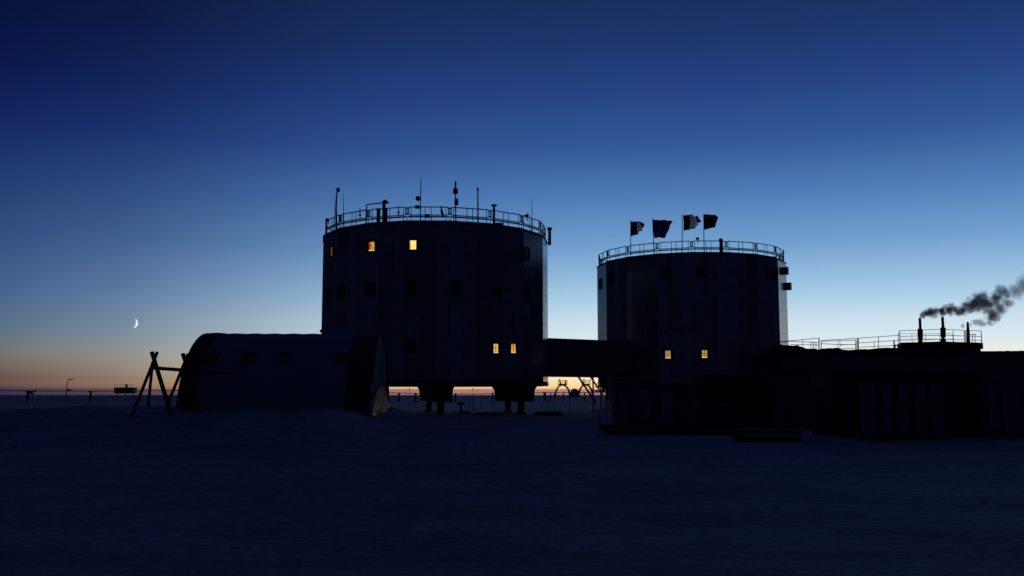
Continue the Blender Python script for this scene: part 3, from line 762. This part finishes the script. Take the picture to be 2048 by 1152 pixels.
for s in (-.8, 0, .8):
    q = MB(); q.beam((cx + s * (x1 - x0) / 2, Yh, -.3), (cx + s * (x1 - x0) / 2, Yh, zl), .2, .2); q.build('stilt', M['dark'], ht)
# arched platforms and dome in the gap
def arch(x0, xa, x1, ytop, Y, label):
    b0, b1 = at(x0, 792, Y), at(x1, 792, Y); tp_ = at(xa, ytop, Y); cx = (b0.x + b1.x) / 2; W = (b1.x - b0.x) / 2; H = tp_.z
    r = thing('arched_platform', label, 'platform', (cx, Y, 0), 'far arched observing platforms')
    for dy in (-2, 2):
        q = MB(); q.tube([(cx + W * math.cos(math.pi * k / 24), Y + dy * (1 - .6 * math.sin(math.pi * k / 24)), -.3 + (H + .3) * math.sin(math.pi * k / 24) ** .75) for k in range(25)], .24, 8); q.build('arch', M['dark'], r)
    q = MB(); q.box((cx + .05, Y, H + .18), (W * 1.15, 3.2, .38), bev=.04); q.build('deck', M['dark'], r)
    q = MB()
    for k in range(7):
        xx = cx - W * .6 + W * 1.2 * k / 6
        for dy in (-1.6, 1.6): q.tube([(xx, Y + dy, H + .3), (xx + .05 * (k - 3), Y + dy, H + 1.5)], .035, 5)
    for hh in (.95, 1.5):
        for dy in (-1.6, 1.6): q.tube([(cx - W * .64, Y + dy, H + hh), (cx + W * .64, Y + dy, H + hh)], .03, 5)
    q.build('railing', M['rail'], r)
    return r, cx, W, H
r, cx, W, H = arch(1110, 1125, 1140, 770, 320, 'left far arch carrying a railed platform with two stub instruments under the bridge')
q = MB(); q.tube([(cx - .6, 320, H + .3), (cx - .9, 320, H + 1.85)], [.2, .14], 8); q.ball((cx - .9, 320, H + 1.85), .2, sub=1); q.build('instrument', M['dark'], r)
q = MB(); q.tube([(cx + 1.05, 320, H + .3), (cx + 1.1, 320, H + 1.5)], [.25, .2], 8); q.box((cx + 1.1, 320, H + 1.45), (.5, .4, .3)); q.build('instrument', M['dark'], r)
r, cx, W, H = arch(1157, 1171.5, 1186, 770, 322, 'right far arch carrying a railed platform behind the slanted brace')
q = MB(); q.tube([(cx - .55, 322, H + .3), (cx - .55, 322, H + 2.0)], [.18, .15], 8); q.box((cx - .55, 322, H + 1.95), (.55, .4, .2)); q.build('instrument', M['dark'], r)
q = MB(); q.ball((cx + 1.3, 321, H + 1.5), .25, sub=1); q.tube([(cx + 1.3, 321, H + .3), (cx + 1.3, 321, H + 1.5)], .06, 6); q.build('instrument', M['dark'], r)
c_ = at(1149, 790, 315); dm = thing('dome_hut', 'dark round dome hut on the snow between the two far arches', 'dome', (c_.x, 315, 0))
R_ = 8.2 / F * 315; top = at(1149, 777, 315).z
q = MB(); q.ball((c_.x, 315, top - R_), R_, sub=3); q.build('dome', M['dark'], dm, smooth=True)
q = MB(); q.tube([(c_.x, 315, -.3), (c_.x, 315, top - R_)], R_ * 1.01, 20); q.build('drum_wall', M['dark'], dm)
# thin stakes standing in the snow
def stake(x, y0, y1, label, lean=0, r=.028):
    Y = F * EYE / max(8, (y1 - 790)); a_ = at(x, y1, Y); b_ = at(x + lean, y0, Y); g = gh(a_.x, Y)
    s = thing('stake', label, 'stake', (a_.x, Y, g), 'thin stakes in the snow')
    m_ = (a_ + b_) / 2 + Vector((.03, 0, 0))
    q = MB(); q.tube([(a_.x, Y, g - .3), m_, b_], [r, r * .85, r * .55], 7); q.build('cane', M['timber'], s)
    q = MB(); q.tube([b_ - (b_ - m_) * .16, b_ - (b_ - m_) * .06], r * 1.5, 7); q.build('tape_band', M['fred'], s)
stake(818.5, 776, 822, 'tall thin stake in the gap between tent and front tower leg')
stake(812.5, 780, 808, 'short thin stake left of the tall one beside the tent', r=.03)
stake(944.5, 775, 822, 'tall thin stake standing midway between the two tower legs', 1)
stake(947, 780, 806, 'slanted thin stake leaning right between the two tower legs', 5, r=.03)
stake(986, 782, 824, 'thin stake right beside the second tower leg')
stake(962, 786, 815, 'faint short stake between the tower legs, right of the slanted one', r=.024)
stake(1108, 786, 826, 'thin stake on the snow left of the first arched platform foot')
stake(1139, 786, 832, 'tall thin stake in front of the round dome hut')
stake(1095, 790, 828, 'thin stake on the snow close to the second tower leg')
stake(1197, 818, 872, 'thin dark stake standing before the cargo sledge', -.6, r=.022)
# small T-shaped stand between the legs
c_ = at(922, 822, 88); g = gh(c_.x, 88); ss = thing('instrument_stand', 'small dark T-shaped stand on the snow between the tower legs', 'stand', (c_.x, 88, g))
t = at(922, 807, 88)
q = MB(); q.box(t, (.62, .4, .22), bev=.03); q.build('top_box', M['dark'], ss)
q = MB(); q.beam((t.x, 88, g - .1), (t.x, 88, t.z), .2, .2); q.beam((t.x - .2, 88, g + .04), (t.x + .2, 88, g + .04), .3, .1); q.build('pedestal', M['dark'], ss)
# low dark pallets lying in front of the tower
def pallet_stack(x0, x1, y0, y1, label, name='plank_pile', cat='plank pile'):
    Y = F * EYE / (y1 - 790) ; a_, b_ = at(x0, y1, Y), at(x1, y1, Y); g = gh((a_.x + b_.x) / 2, Y); W = b_.x - a_.x; H = (y1 - y0) * Y / F
    r = thing(name, label, cat, ((a_.x + b_.x) / 2, Y, g), 'plank piles on the snow')
    nl = max(2, int(H / .07))
    for k in range(3):
        q = MB()
        for l in range(nl): q.box(((a_.x + b_.x) / 2 + random.uniform(-.08, .08), Y - .5 + k * .5, g + .03 + H * l / nl + .004 * k), (W * random.uniform(.85, 1), .42, H / nl * .86), random.uniform(-.02, .02))
        q.build('plank', M['timber'], r)
    q = MB(); q.box(((a_.x + b_.x) / 2, Y, g + H * 1.05), (W * .7, 1.1, H * .3), bev=H * .12); q.build('snow_cap', M['snowcap'], r)
pallet_stack(1068, 1126, 823, 830, 'long low dark plank pile right of the second tower leg')
pallet_stack(948, 1002, 825, 830, 'low dark plank pile between the tower legs')
pallet_stack(920, 940, 823, 828, 'short dark plank pile beside the front tower leg')

# ------------------------------------------------------------------ low technical building with chimneys
Yb = 84.0
bx0, bx1 = at(1560, 700, Yb).x, at(2200, 700, Yb).x; zr = at(1750, 701, Yb).z
tb = thing('technical_building', 'long low dark building with railed roof and three chimneys right of the towers', 'building', ((bx0 + bx1) / 2, Yb + 4, 0))
q = MB(); q.box(((bx0 + bx1) / 2, Yb + 4, zr / 2 - .2), (bx1 - bx0, 8, zr + .3))
for k in range(28): xx = bx0 + (bx1 - bx0) * (k + .5) / 28; q.box((xx, Yb - .03, zr / 2), (.08, .06, zr - .1))
q.build('wall', M['tech'], tb)
# dark irregular heaps lying on the roof
def lump(x0, x1, y0, y1, Y, dep, name, m, seed):
    """irregular heap on the roof between two pixels"""
    q = MB(); a_, b_ = at(x0, y0, Y), at(x1, y1, Y); n_ = max(10, int((x1 - x0) / 2.2)); mrow = 8; vs = []
    for i in range(n_ + 1):
        f = i / n_; x = a_.x + (b_.x - a_.x) * f; zt_ = a_.z + (b_.z - a_.z) * f + .11 * noise.noise((x * .8, seed, 0)) + .05 * noise.noise((x * 2.6, seed, 3))
        edge = min(1, min(f, 1 - f) * n_ / 2.5) ** .5
        for j in range(mrow + 1):
            g = j / mrow; prof = math.sin(math.pi * g) ** .5
            vs.append(Vector((x, Y - dep / 2 + dep * g, zr - .25 + (max(.02, zt_ - zr + .25)) * prof * (.35 + .65 * edge) * (1 + .05 * noise.noise((x * 2, g * 4, seed))))))
    N = mrow + 1; fs = [(i * N + j, i * N + j + 1, (i + 1) * N + j + 1, (i + 1) * N + j) for i in range(n_) for j in range(mrow)]
    fs += [tuple(range(N))[::-1], tuple(n_ * N + j for j in range(N))]
    fs += [(i * N, (i + 1) * N, (i + 1) * N + mrow, i * N + mrow) for i in range(n_)]
    q._add(vs, fs); return q.build(name, m, tb, smooth=True)
lump(1540, 1600, 690, 690, Yb + .9, 2.4, 'roof_heap', M['heap'], 1)
lump(1585, 1640, 690, 700, Yb + 1.1, 2.2, 'roof_heap', M['heap'], 2)
lump(1638, 1684, 696, 697, Yb + .8, 2.0, 'roof_heap', M['heap'], 3)
lump(1672, 1760, 699.5, 697.5, Yb + .7, 1.8, 'roof_heap', M['heap'], 4)
lump(1748, 1812, 695.5, 695, Yb + .9, 2.0, 'roof_heap', M['heap'], 5)
lump(1800, 1942, 699, 699.5, Yb + .5, 1.8, 'roof_heap', M['heap'], 6)
lump(1953, 2060, 703, 701, Yb + 1.4, 2.4, 'roof_heap', M['heap'], 7)
lump(2040, 2190, 703, 702, Yb + 1.6, 2.4, 'roof_heap', M['heap'], 8)
# raised block on the roof
Yk = 86.5
k0, k1, k2 = at(1800, 688, Yk + 2.0), at(1886, 683, Yk), at(1966, 687, Yk + 2.2); kz0 = at(1946, 697.5, Yk + 1.8).z; kz1 = (k0.z + k1.z + k2.z) / 3
poly = [(k0.x, k0.y), (k1.x, k1.y), (k2.x, k2.y), (k2.x - 1.2, k2.y + 3.2), (k0.x + 1.0, k0.y + 3.2)]
q = MB(); q.prism(poly, kz0, kz1); q.build('roof_block', M['yellow'], tb)
q = MB()
for x, y in ((k0.x + .3, k0.y + .4), (k1.x, k1.y + .5), (k2.x - .3, k2.y + .4), (k2.x - 1.3, k2.y + 2.8), (k1.x - 2, k1.y + 2.8)): q.box((x, y, (zr + kz0) / 2 - .02), (.35, .35, kz0 - zr + .1))
q.box((k1.x - .8, k1.y + 2.2, (zr + kz0) / 2 - .02), (5.6, 1.0, kz0 - zr + .06))
q.box((k2.x - .55, k2.y + 1.0, (zr + kz0) / 2 - .02), (.75, 1.6, kz0 - zr + .05)); q.build('stub_leg', M['dark'], tb)
q = MB(); q.prism([(x, y) for x, y in poly], kz1 + .004, kz1 + .07); q.build('block_roof', M['dark'], tb)
# railings along the roof edge
def rail(ptsx, posts, name='railing', inter=(), Y=Yb + .6, r=.028):
    q = MB()
    for pl in ptsx: q.tube([at(x, y, Y) for x, y in pl], r, 6)
    for x, y0, y1, rr in posts: q.tube([at(x, y0, Y), at(x, y1, Y)], rr, 6)
    q.build(name, M['rail'], tb)
rail([[(1560, 683), (1581, 681.5), (1638, 676)], [(1560, 685), (1581, 682.5), (1600, 683.5), (1638, 685)], [(1581, 689), (1638, 690)]],
     [(1638, 675.5, 700, .05), (1605, 680, 692, .022), (1570, 683, 692, .022)])
rail([[(1620, 684.2), (1630, 684.2)]], [(1622, 684, 698, .03), (1627, 684, 699, .03), (1632, 685.5, 699, .03)], name='hatch_rail', Y=Yb + 1.6)
rail([[(1642.5, 682.5), (1712, 680.2)], [(1642.5, 687.2), (1676, 689), (1712, 689.5)], [(1680, 690), (1712, 689)], [(1680, 698), (1712, 696)]],
     [(1642.5, 682, 700, .035), (1712, 680, 699, .05), (1676, 682, 698, .022), (1680, 679, 698, .022)])
rail([[(1642, 681), (1716, 676.5)], [(1716, 676.5), (1799, 670.5)], [(1716, 686), (1799, 680.5)], [(1716, 694.5), (1799, 690.5)]],
     [(1716, 676, 700, .07), (1757, 673.5, 697, .028), (1748.5, 683, 697, .022), (1788, 680.5, 697, .06)], Y=Yb + .9)
q = MB(); q.tube([at(1789, 696, Yb + .8), at(1791, 690, Yb + .8), at(1795, 691, Yb + .8), at(1798, 696, Yb + .8)], .07, 8); q.build('bent_pipe', M['dark'], tb)
def arail(P0, P1, hs, n_, name='railing', r=.026):
    q = MB()
    for h_ in hs: q.tube([P0 + Vector((0, 0, h_)), P1 + Vector((0, 0, h_))], r, 6)
    for k in range(n_ + 1):
        p = P0 + (P1 - P0) * k / n_; q.tube([p - Vector((0, 0, .02)), p + Vector((0, 0, hs[0]))], r * (1.5 if k in (0, n_) else .9), 6)
    q.build(name, M['rail'], tb)
kp = lambda v_, dx_=0, dy_=0: Vector((v_.x + dx_, v_.y + dy_, kz1 + .07))
arail(kp(k0, .05, .1), kp(k1, 0, .12), (1.08, .56, .2), 1)
m_ = kp(k1, 0, .12) + (kp(k2, -.06, .1) - kp(k1, 0, .12)) * .56
arail(kp(k1, 0, .12), m_, (1.08, .56, .2), 2)
arail(m_ + Vector((.12, 0, 0)), kp(k2, -.06, .1), (1.08, .56, .2), 1)
arail(Vector((k0.x + 1.1, k0.y + 3.1, kz1 + .07)), Vector((k2.x - 1.3, k2.y + 3.1, kz1 + .07)), (1.0, .5), 4, r=.02)
q = MB(); a_ = at(1945, 668, Yk + 2.0)
for dx_ in (0, .26, .5): q.tube([(a_.x + dx_, Yk + 2.6, kz1), (a_.x + dx_, Yk + 2.6, a_.z - .02)], .03, 6)
q.beam((a_.x - .2, Yk + 2.6, a_.z), (a_.x + .62, Yk + 2.6, a_.z), .05, .06); q.build('hatch_rail', M['rail'], tb)
# chimneys
def chimney(x, segs, Y, label):
    q = MB()
    for xx0, xx1, y0, y1, w0, w1 in segs:
        a_, b_ = at(xx0, y0, Y), at(xx1, y1, Y); s = Y / F
        q.tube([a_, b_], [w0 * s * .58, w1 * s * .56], 14)
    o = q.build('chimney', M['rust'], tb); o['label'] = label; return o
YC = Yk + 1.4
chimney(1840, [(1839.6, 1839.7, 635.5, 638, 2.6, 4.6), (1839.7, 1840.6, 638, 657, 4.6, 4.8), (1840.6, 1840.4, 657, 659, 4.6, 9), (1840.3, 1840.6, 659, 678, 9, 9), (1840.6, 1840.6, 678, 680, 9, 4), (1840.6, 1840.6, 680, 690, 7.5, 8)], YC, 'left chimney with a fat lower silencer')
chimney(1886, [(1884.9, 1885.0, 633, 635.5, 2.6, 4.6), (1885.0, 1886, 635.5, 654, 4.6, 5), (1886, 1886, 654, 656, 4.8, 9), (1886, 1886.2, 656, 674, 9, 9), (1886.2, 1886.2, 674, 676.5, 9, 4), (1886.2, 1886.2, 677, 688, 9, 11)], YC - .4, 'middle chimney with a fat lower silencer')
chimney(1936, [(1935.2, 1935.4, 643.5, 645.5, 2, 3.4), (1935.4, 1936, 645.5, 660, 3.6, 5), (1936, 1937, 660, 692, 5.5, 6)], YC + .2, 'plain right chimney')

# ------------------------------------------------------------------ smoke
def smoke(name, label, puffs, Y, dens, seed):
    ctr = [(at(x, y, Y) + Vector((0, random.uniform(-.2, .2), 0)), r * Y / F) for x, y, r in puffs]
    q = MB()
    for c_, r in ctr: q.ball(c_, r * 1.75, sub=2)
    o = q.build(name, [], origin=ctr[0][0])
    md = o.modifiers.new('union', 'REMESH'); md.mode = 'VOXEL'; md.voxel_size = .12
    dg = bpy.context.evaluated_depsgraph_get(); dg.update()
    me2 = bpy.data.meshes.new_from_object(o.evaluated_get(dg)); o.modifiers.clear(); o.data = me2
    m = bpy.data.materials.new(name); m.use_nodes = True; nt = m.node_tree; n = nt.nodes; L = nt.links; n.remove(n['Principled BSDF'])
    g = n.new('ShaderNodeNewGeometry')
    nz = n.new('ShaderNodeTexNoise'); nz.inputs['Scale'].default_value = 2.1; nz.inputs['Detail'].default_value = 5; nz.inputs['Roughness'].default_value = .62
    L.new(g.outputs['Position'], nz.inputs['Vector'])
    prev = None
    for c_, r in ctr:
        d = n.new('ShaderNodeVectorMath'); d.operation = 'DISTANCE'; L.new(g.outputs['Position'], d.inputs[0]); d.inputs[1].default_value = c_
        k = n.new('ShaderNodeMath'); k.operation = 'MULTIPLY_ADD'; L.new(d.outputs['Value'], k.inputs[0]); k.inputs[1].default_value = -1 / r; k.inputs[2].default_value = 1.0
        if prev is None: prev = k.outputs[0]
        else:
            x = n.new('ShaderNodeMath'); x.operation = 'SMOOTH_MAX'; x.inputs[2].default_value = .3; L.new(prev, x.inputs[0]); L.new(k.outputs[0], x.inputs[1]); prev = x.outputs[0]
    s = n.new('ShaderNodeMath'); s.operation = 'MULTIPLY_ADD'; L.new(nz.outputs['Fac'], s.inputs[0]); s.inputs[1].default_value = 3.2; s.inputs[2].default_value = -1.45
    ad = n.new('ShaderNodeMath'); ad.operation = 'ADD'; L.new(prev, ad.inputs[0]); L.new(s.outputs[0], ad.inputs[1])
    mr = n.new('ShaderNodeMapRange'); mr.interpolation_type = 'SMOOTHSTEP'; mr.inputs['From Min'].default_value = -.35; mr.inputs['From Max'].default_value = .9
    mr.inputs['To Min'].default_value = 0; mr.inputs['To Max'].default_value = dens; L.new(ad.outputs[0], mr.inputs['Value'])
    xs_ = n.new('ShaderNodeSeparateXYZ'); L.new(g.outputs['Position'], xs_.inputs[0])
    fx = n.new('ShaderNodeMapRange'); fx.inputs['From Min'].default_value = at(1890, 600, Y).x; fx.inputs['From Max'].default_value = at(2050, 600, Y).x
    fx.inputs['To Min'].default_value = 1.7; fx.inputs['To Max'].default_value = .3; L.new(xs_.outputs['X'], fx.inputs['Value'])
    ml = n.new('ShaderNodeMath'); ml.operation = 'MULTIPLY'; L.new(mr.outputs[0], ml.inputs[0]); L.new(fx.outputs[0], ml.inputs[1]); mr = ml
    pv = n.new('ShaderNodeVolumePrincipled'); pv.inputs['Color'].default_value = (.60, .50, .68, 1); L.new(mr.outputs[0], pv.inputs['Density'])
    pv.inputs['Anisotropy'].default_value = .3
    L.new(pv.outputs[0], n['Material Output'].inputs['Volume'])
    o.data.materials.clear(); o.data.materials.append(m)
    tag(o, label, 'smoke'); return o
smoke('smoke_plume', 'dark smoke plume blowing right from the leftmost chimney', [(1840.5, 634, 2.6), (1843, 631.5, 4.5), (1850, 628, 6.8), (1860, 625.5, 8), (1872, 624, 8.6), (1884, 622, 8.5), (1898, 619.5, 9.5), (1912, 622, 7), (1924, 622, 9), (1936, 615, 11),
      (1950, 609, 13), (1963, 601, 15), (1976, 609, 13), (1990, 604, 11), (1996, 592, 11), (2002, 584, 12), (2016, 588, 9), (2000, 618, 12), (1988, 630, 12), (1975, 622, 9), (2014, 606, 10), (2032, 584, 13), (2048, 573, 16), (2066, 564, 18)], YC, 3.1, 0)
smoke('smoke_wisp', 'faint thin smoke wisp curling beside the plain right chimney', [(1941, 650, 4), (1950, 646, 6), (1960, 645, 6.5), (1970, 648, 6), (1978, 644, 7), (1986, 638, 8), (1928, 651, 4)], YC + .2, 1.9, 1)

# ------------------------------------------------------------------ cargo in front of the snow bank
GC = 'pale cargo boxes on the sledge'
def sledge(x0, x1, yb, depth, label):
    Y = F * EYE / (yb - 790); a_, b_ = at(x0, yb, Y), at(x1, yb, Y); g = gh((a_.x + b_.x) / 2, Y); cx = (a_.x + b_.x) / 2; W = b_.x - a_.x
    s = thing('cargo_sledge', label, 'sledge', (cx, Y, g), 'cargo sledges')
    for dy in (-depth * .35, depth * .35):
        q = MB(); q.beam((cx - W / 2 + .2, Y + dy, g + .06), (cx + W / 2, Y + dy, g + .06), .14, .16); q.beam((cx - W / 2 - .12, Y + dy, g + .3), (cx - W / 2 + .22, Y + dy, g + .06), .14, .12); q.build('runner', M['black'], s)
    q = MB(); q.box((cx, Y, g + .28), (W, depth, .12)); 
    for k in range(int(W / .3)): q.box((cx - W / 2 + .15 + k * .3, Y, g + .36), (.26, depth, .035))
    q.build('deck', M['timber'], s)
    return cx, Y, g, W
cx, Ys, g, W = sledge(1206, 1470, 866, 2.0, 'long dark cargo sledge loaded with a row of boxes before the snow bank')
def make_crate(w, h, d, loc, label, m):
    r = thing('cargo_box', label, 'cargo box', loc, GC)
    q = MB(); q.box(Vector(loc) + Vector((0, 0, h / 2)), (w, d, h), bev=.03); q.build('body', m, r)
    q = MB()
    for s in (-.36, .36): q.beam(Vector(loc) + Vector((s * w, -d / 2 - .02, .02)), Vector(loc) + Vector((s * w, -d / 2 - .02, h - .02)), .06, .04)
    q.build('strap', M['dark'], r)
ordn = ['first', 'second', 'third', 'fourth', 'fifth', 'sixth']
for k, (x0, x1, yt, m) in enumerate(((1226, 1260, 779, 'crate'), (1266, 1300, 774, 'crate'), (1307, 1346, 780, 'crate'), (1352, 1396, 800, 'tarp'), (1404, 1462, 806, 'cont'))):
    a_, b_ = at(x0, 800, Ys), at(x1, 800, Ys); zt_ = at(x0, yt, Ys - .5).z
    lab = ['pale box at the left end of the cargo sledge', 'tallest pale box on the cargo sledge, between two other pale boxes', 'pale wide box in the middle of the cargo sledge', 'lower tarp-grey box right of the pale boxes on the sledge', 'dark lowest box at the right end of the cargo sledge'][k]
    make_crate(b_.x - a_.x, zt_ - g - .45, 1.5, Vector(((a_.x + b_.x) / 2, Ys, g + .385)), lab, M[m])
sledge(1468, 1592, 880, 1.6, 'empty low dark sledge on the snow nearest the camera')
# two dark containers standing between the sledge and the drums
def container(x0, x1, yb, yt, label, m, ry=0):
    Y = F * EYE / (yb - 790); a_, b_ = at(x0, yb, Y), at(x1, yb, Y); cx = (a_.x + b_.x) / 2; g = gh(cx, Y) - .06; H = at(x0, yt, Y).z - g; W = b_.x - a_.x
    r = thing('cargo_container', label, 'container', (cx, Y + 1.2, g), 'dark containers before the snow bank')
    q = MB(); q.box((cx, Y + 1.22, g + H / 2), (W - .1, 2.36, H - .1))
    for k in range(int((W - .3) / .24)): q.box((cx - W / 2 + .2 + k * .24, Y + .03, g + H / 2), (.12, .05, H - .36))
    q.build('wall', m, r)
    q = MB()
    for s in (-1, 1): q.box((cx + s * (W / 2 - .06), Y + .02, g + H / 2), (.14, .14, H))
    for zz in (.08, H - .08): q.box((cx, Y + .02, g + zz), (W - .28, .12, .16))
    q.build('frame', M['dark'], r)
container(1224, 1394, 846, 765, 'low dark ribbed container added behind the pale sledge boxes to cover the snow bank', M['cont'])  # added to keep the pale bank behind the boxes dark
container(1398, 1532, 856, 748, 'dark ribbed container behind the right end of the cargo sledge', M['cont'])
container(1536, 1660, 857, 741, 'dark ribbed container behind the empty sledge, left of the long one', M['tech'])
# corrugated container behind the drums
Yc = 35.5
a_, b_ = at(1664, 880, Yc), at(1962, 880, Yc); cx = (a_.x + b_.x) / 2; g = gh(cx, Yc) - .06; zt_ = at(1800, 744, Yc).z
ct = thing('shipping_container', 'dark corrugated cargo container standing behind the stacked drums', 'container', (cx, Yc + 1.2, g))
q = MB(); W = b_.x - a_.x; H = zt_ - g
q.box((cx, Yc + 1.22, g + H / 2), (W - .1, 2.36, H - .1))
for k in range(int(W / .28)): q.box((cx - W / 2 + .2 + k * .28, Yc + .03, g + H / 2), (.15, .05, H - .36))
q.build('wall', M['cont'], ct)
q = MB()
for s in (-1, 1):
    q.box((cx + s * (W / 2 - .06), Yc + .02, g + H / 2), (.14, .14, H))
for zz in (.08, H - .08): q.box((cx, Yc + .02, g + zz), (W - .28, .12, .16))
q.build('frame', M['dark'], ct)
# drums, two tiers on pallets
Yd = 33.6
def make_pallet(loc, label):
    r = thing('pallet', label, 'pallet', loc)
    q = MB()
    for k in range(9): q.box(Vector(loc) + Vector((-1.22 + k * .305, 0, .125)), (.24, .72, .03))
    q.build('deck', M['timber'], r)
    q = MB()
    for dy in (-.3, 0, .3): q.box(Vector(loc) + Vector((0, dy, .055)), (2.68, .09, .10))
    q.build('bearer', M['timber'], r)
a_, b_ = at(1739, 880, Yd), at(1874, 880, Yd); gd = gh((a_.x + b_.x) / 2, Yd)
xsD = [a_.x + (b_.x - a_.x) * k / 4 for k in range(5)]
mid = (a_.x + b_.x) / 2
make_pallet(Vector((mid, Yd, gd)), 'wooden pallet on the snow under the stacked drums')
proto = thing('fuel_drum', 'x', 'drum', (xsD[0], Yd, gd + .14), 'stacked fuel drums before the container')
bD = Vector(proto['base'])
q = MB(); prof = [(.0, .255), (.03, .27), (.28, .265), (.30, .278), (.32, .265), (.58, .265), (.60, .278), (.62, .265), (.86, .27), (.89, .255)]
q.tube([bD + Vector((0, 0, z)) for z, _ in prof], [r for _, r in prof], 20); q.build('body', M['drum'], proto)
q = MB()
for z in (.02, .875): q.tube([bD + Vector((.272 * math.cos(t * math.pi / 10), .272 * math.sin(t * math.pi / 10), z)) for t in range(22)], .012, 5)
q.build('rim', M['dark'], proto)
q = MB(); q.tube([bD + Vector((.15, -.08, .885)), bD + Vector((.15, -.08, .915))], .035, 8); q.build('bung', M['dark'], proto)
pl = ['at the left end', 'second from the left', 'in the middle', 'second from the right', 'at the right end']
for tier in range(2):
    for k in range(5):
        lab = 'pale steel drum %s of the %s row before the container' % (pl[k], ['lower', 'upper'][tier])
        loc = (xsD[k], Yd + random.uniform(-.03, .03), gd + .142 + tier * .918)
        if tier == 0 and k == 0: proto.location = loc; proto['base'] = loc; proto['label'] = lab
        else: copy_tree(proto, loc, lab, random.uniform(0, 6))
# pale tarped container at the right edge
Yt = 35.0
a_, b_ = at(1970, 872, Yt), at(2130, 872, Yt); cx = (a_.x + b_.x) / 2; g = gh(cx, Yt) - .05; H = at(2000, 756, Yt).z - g; W = b_.x - a_.x
tc_ = thing('tarped_cargo', 'pale tarp-covered cargo stack cut by the right edge of the picture', 'cargo stack', (cx, Yt + 1, g))
q = MB(); q.box((cx, Yt + 1, g + H / 2), (W, 2.2, H), bev=.12)
o = q.build('tarp', M['tarp'], tc_); sd = o.modifiers.new('s', 'SUBSURF'); sd.levels = 3; sd.render_levels = 3; sd.subdivision_type = 'SIMPLE'
tx = bpy.data.textures.new('folds', 'CLOUDS'); tx.noise_scale = .6; dm_ = o.modifiers.new('d', 'DISPLACE'); dm_.texture = tx; dm_.strength = .12; dm_.mid_level = .5
q = MB()
for s in (-.3, .0, .3): q.beam((cx + s * W, Yt - .14, g + .05), (cx + s * W, Yt - .14, g + H - .1), .03, .05)
q.build('rope', M['dark'], tc_)

# ------------------------------------------------------------------ render look
sc = bpy.context.scene
sc.view_settings.view_transform = 'Standard'; sc.view_settings.look = 'None'; sc.view_settings.exposure = 0; sc.view_settings.gamma = 1
sc.cycles.volume_step_rate = .6; sc.cycles.volume_max_steps = 256
sc.cycles.transparent_max_bounces = 16
for o in bpy.data.objects:
    if 'base' in o: del o['base']
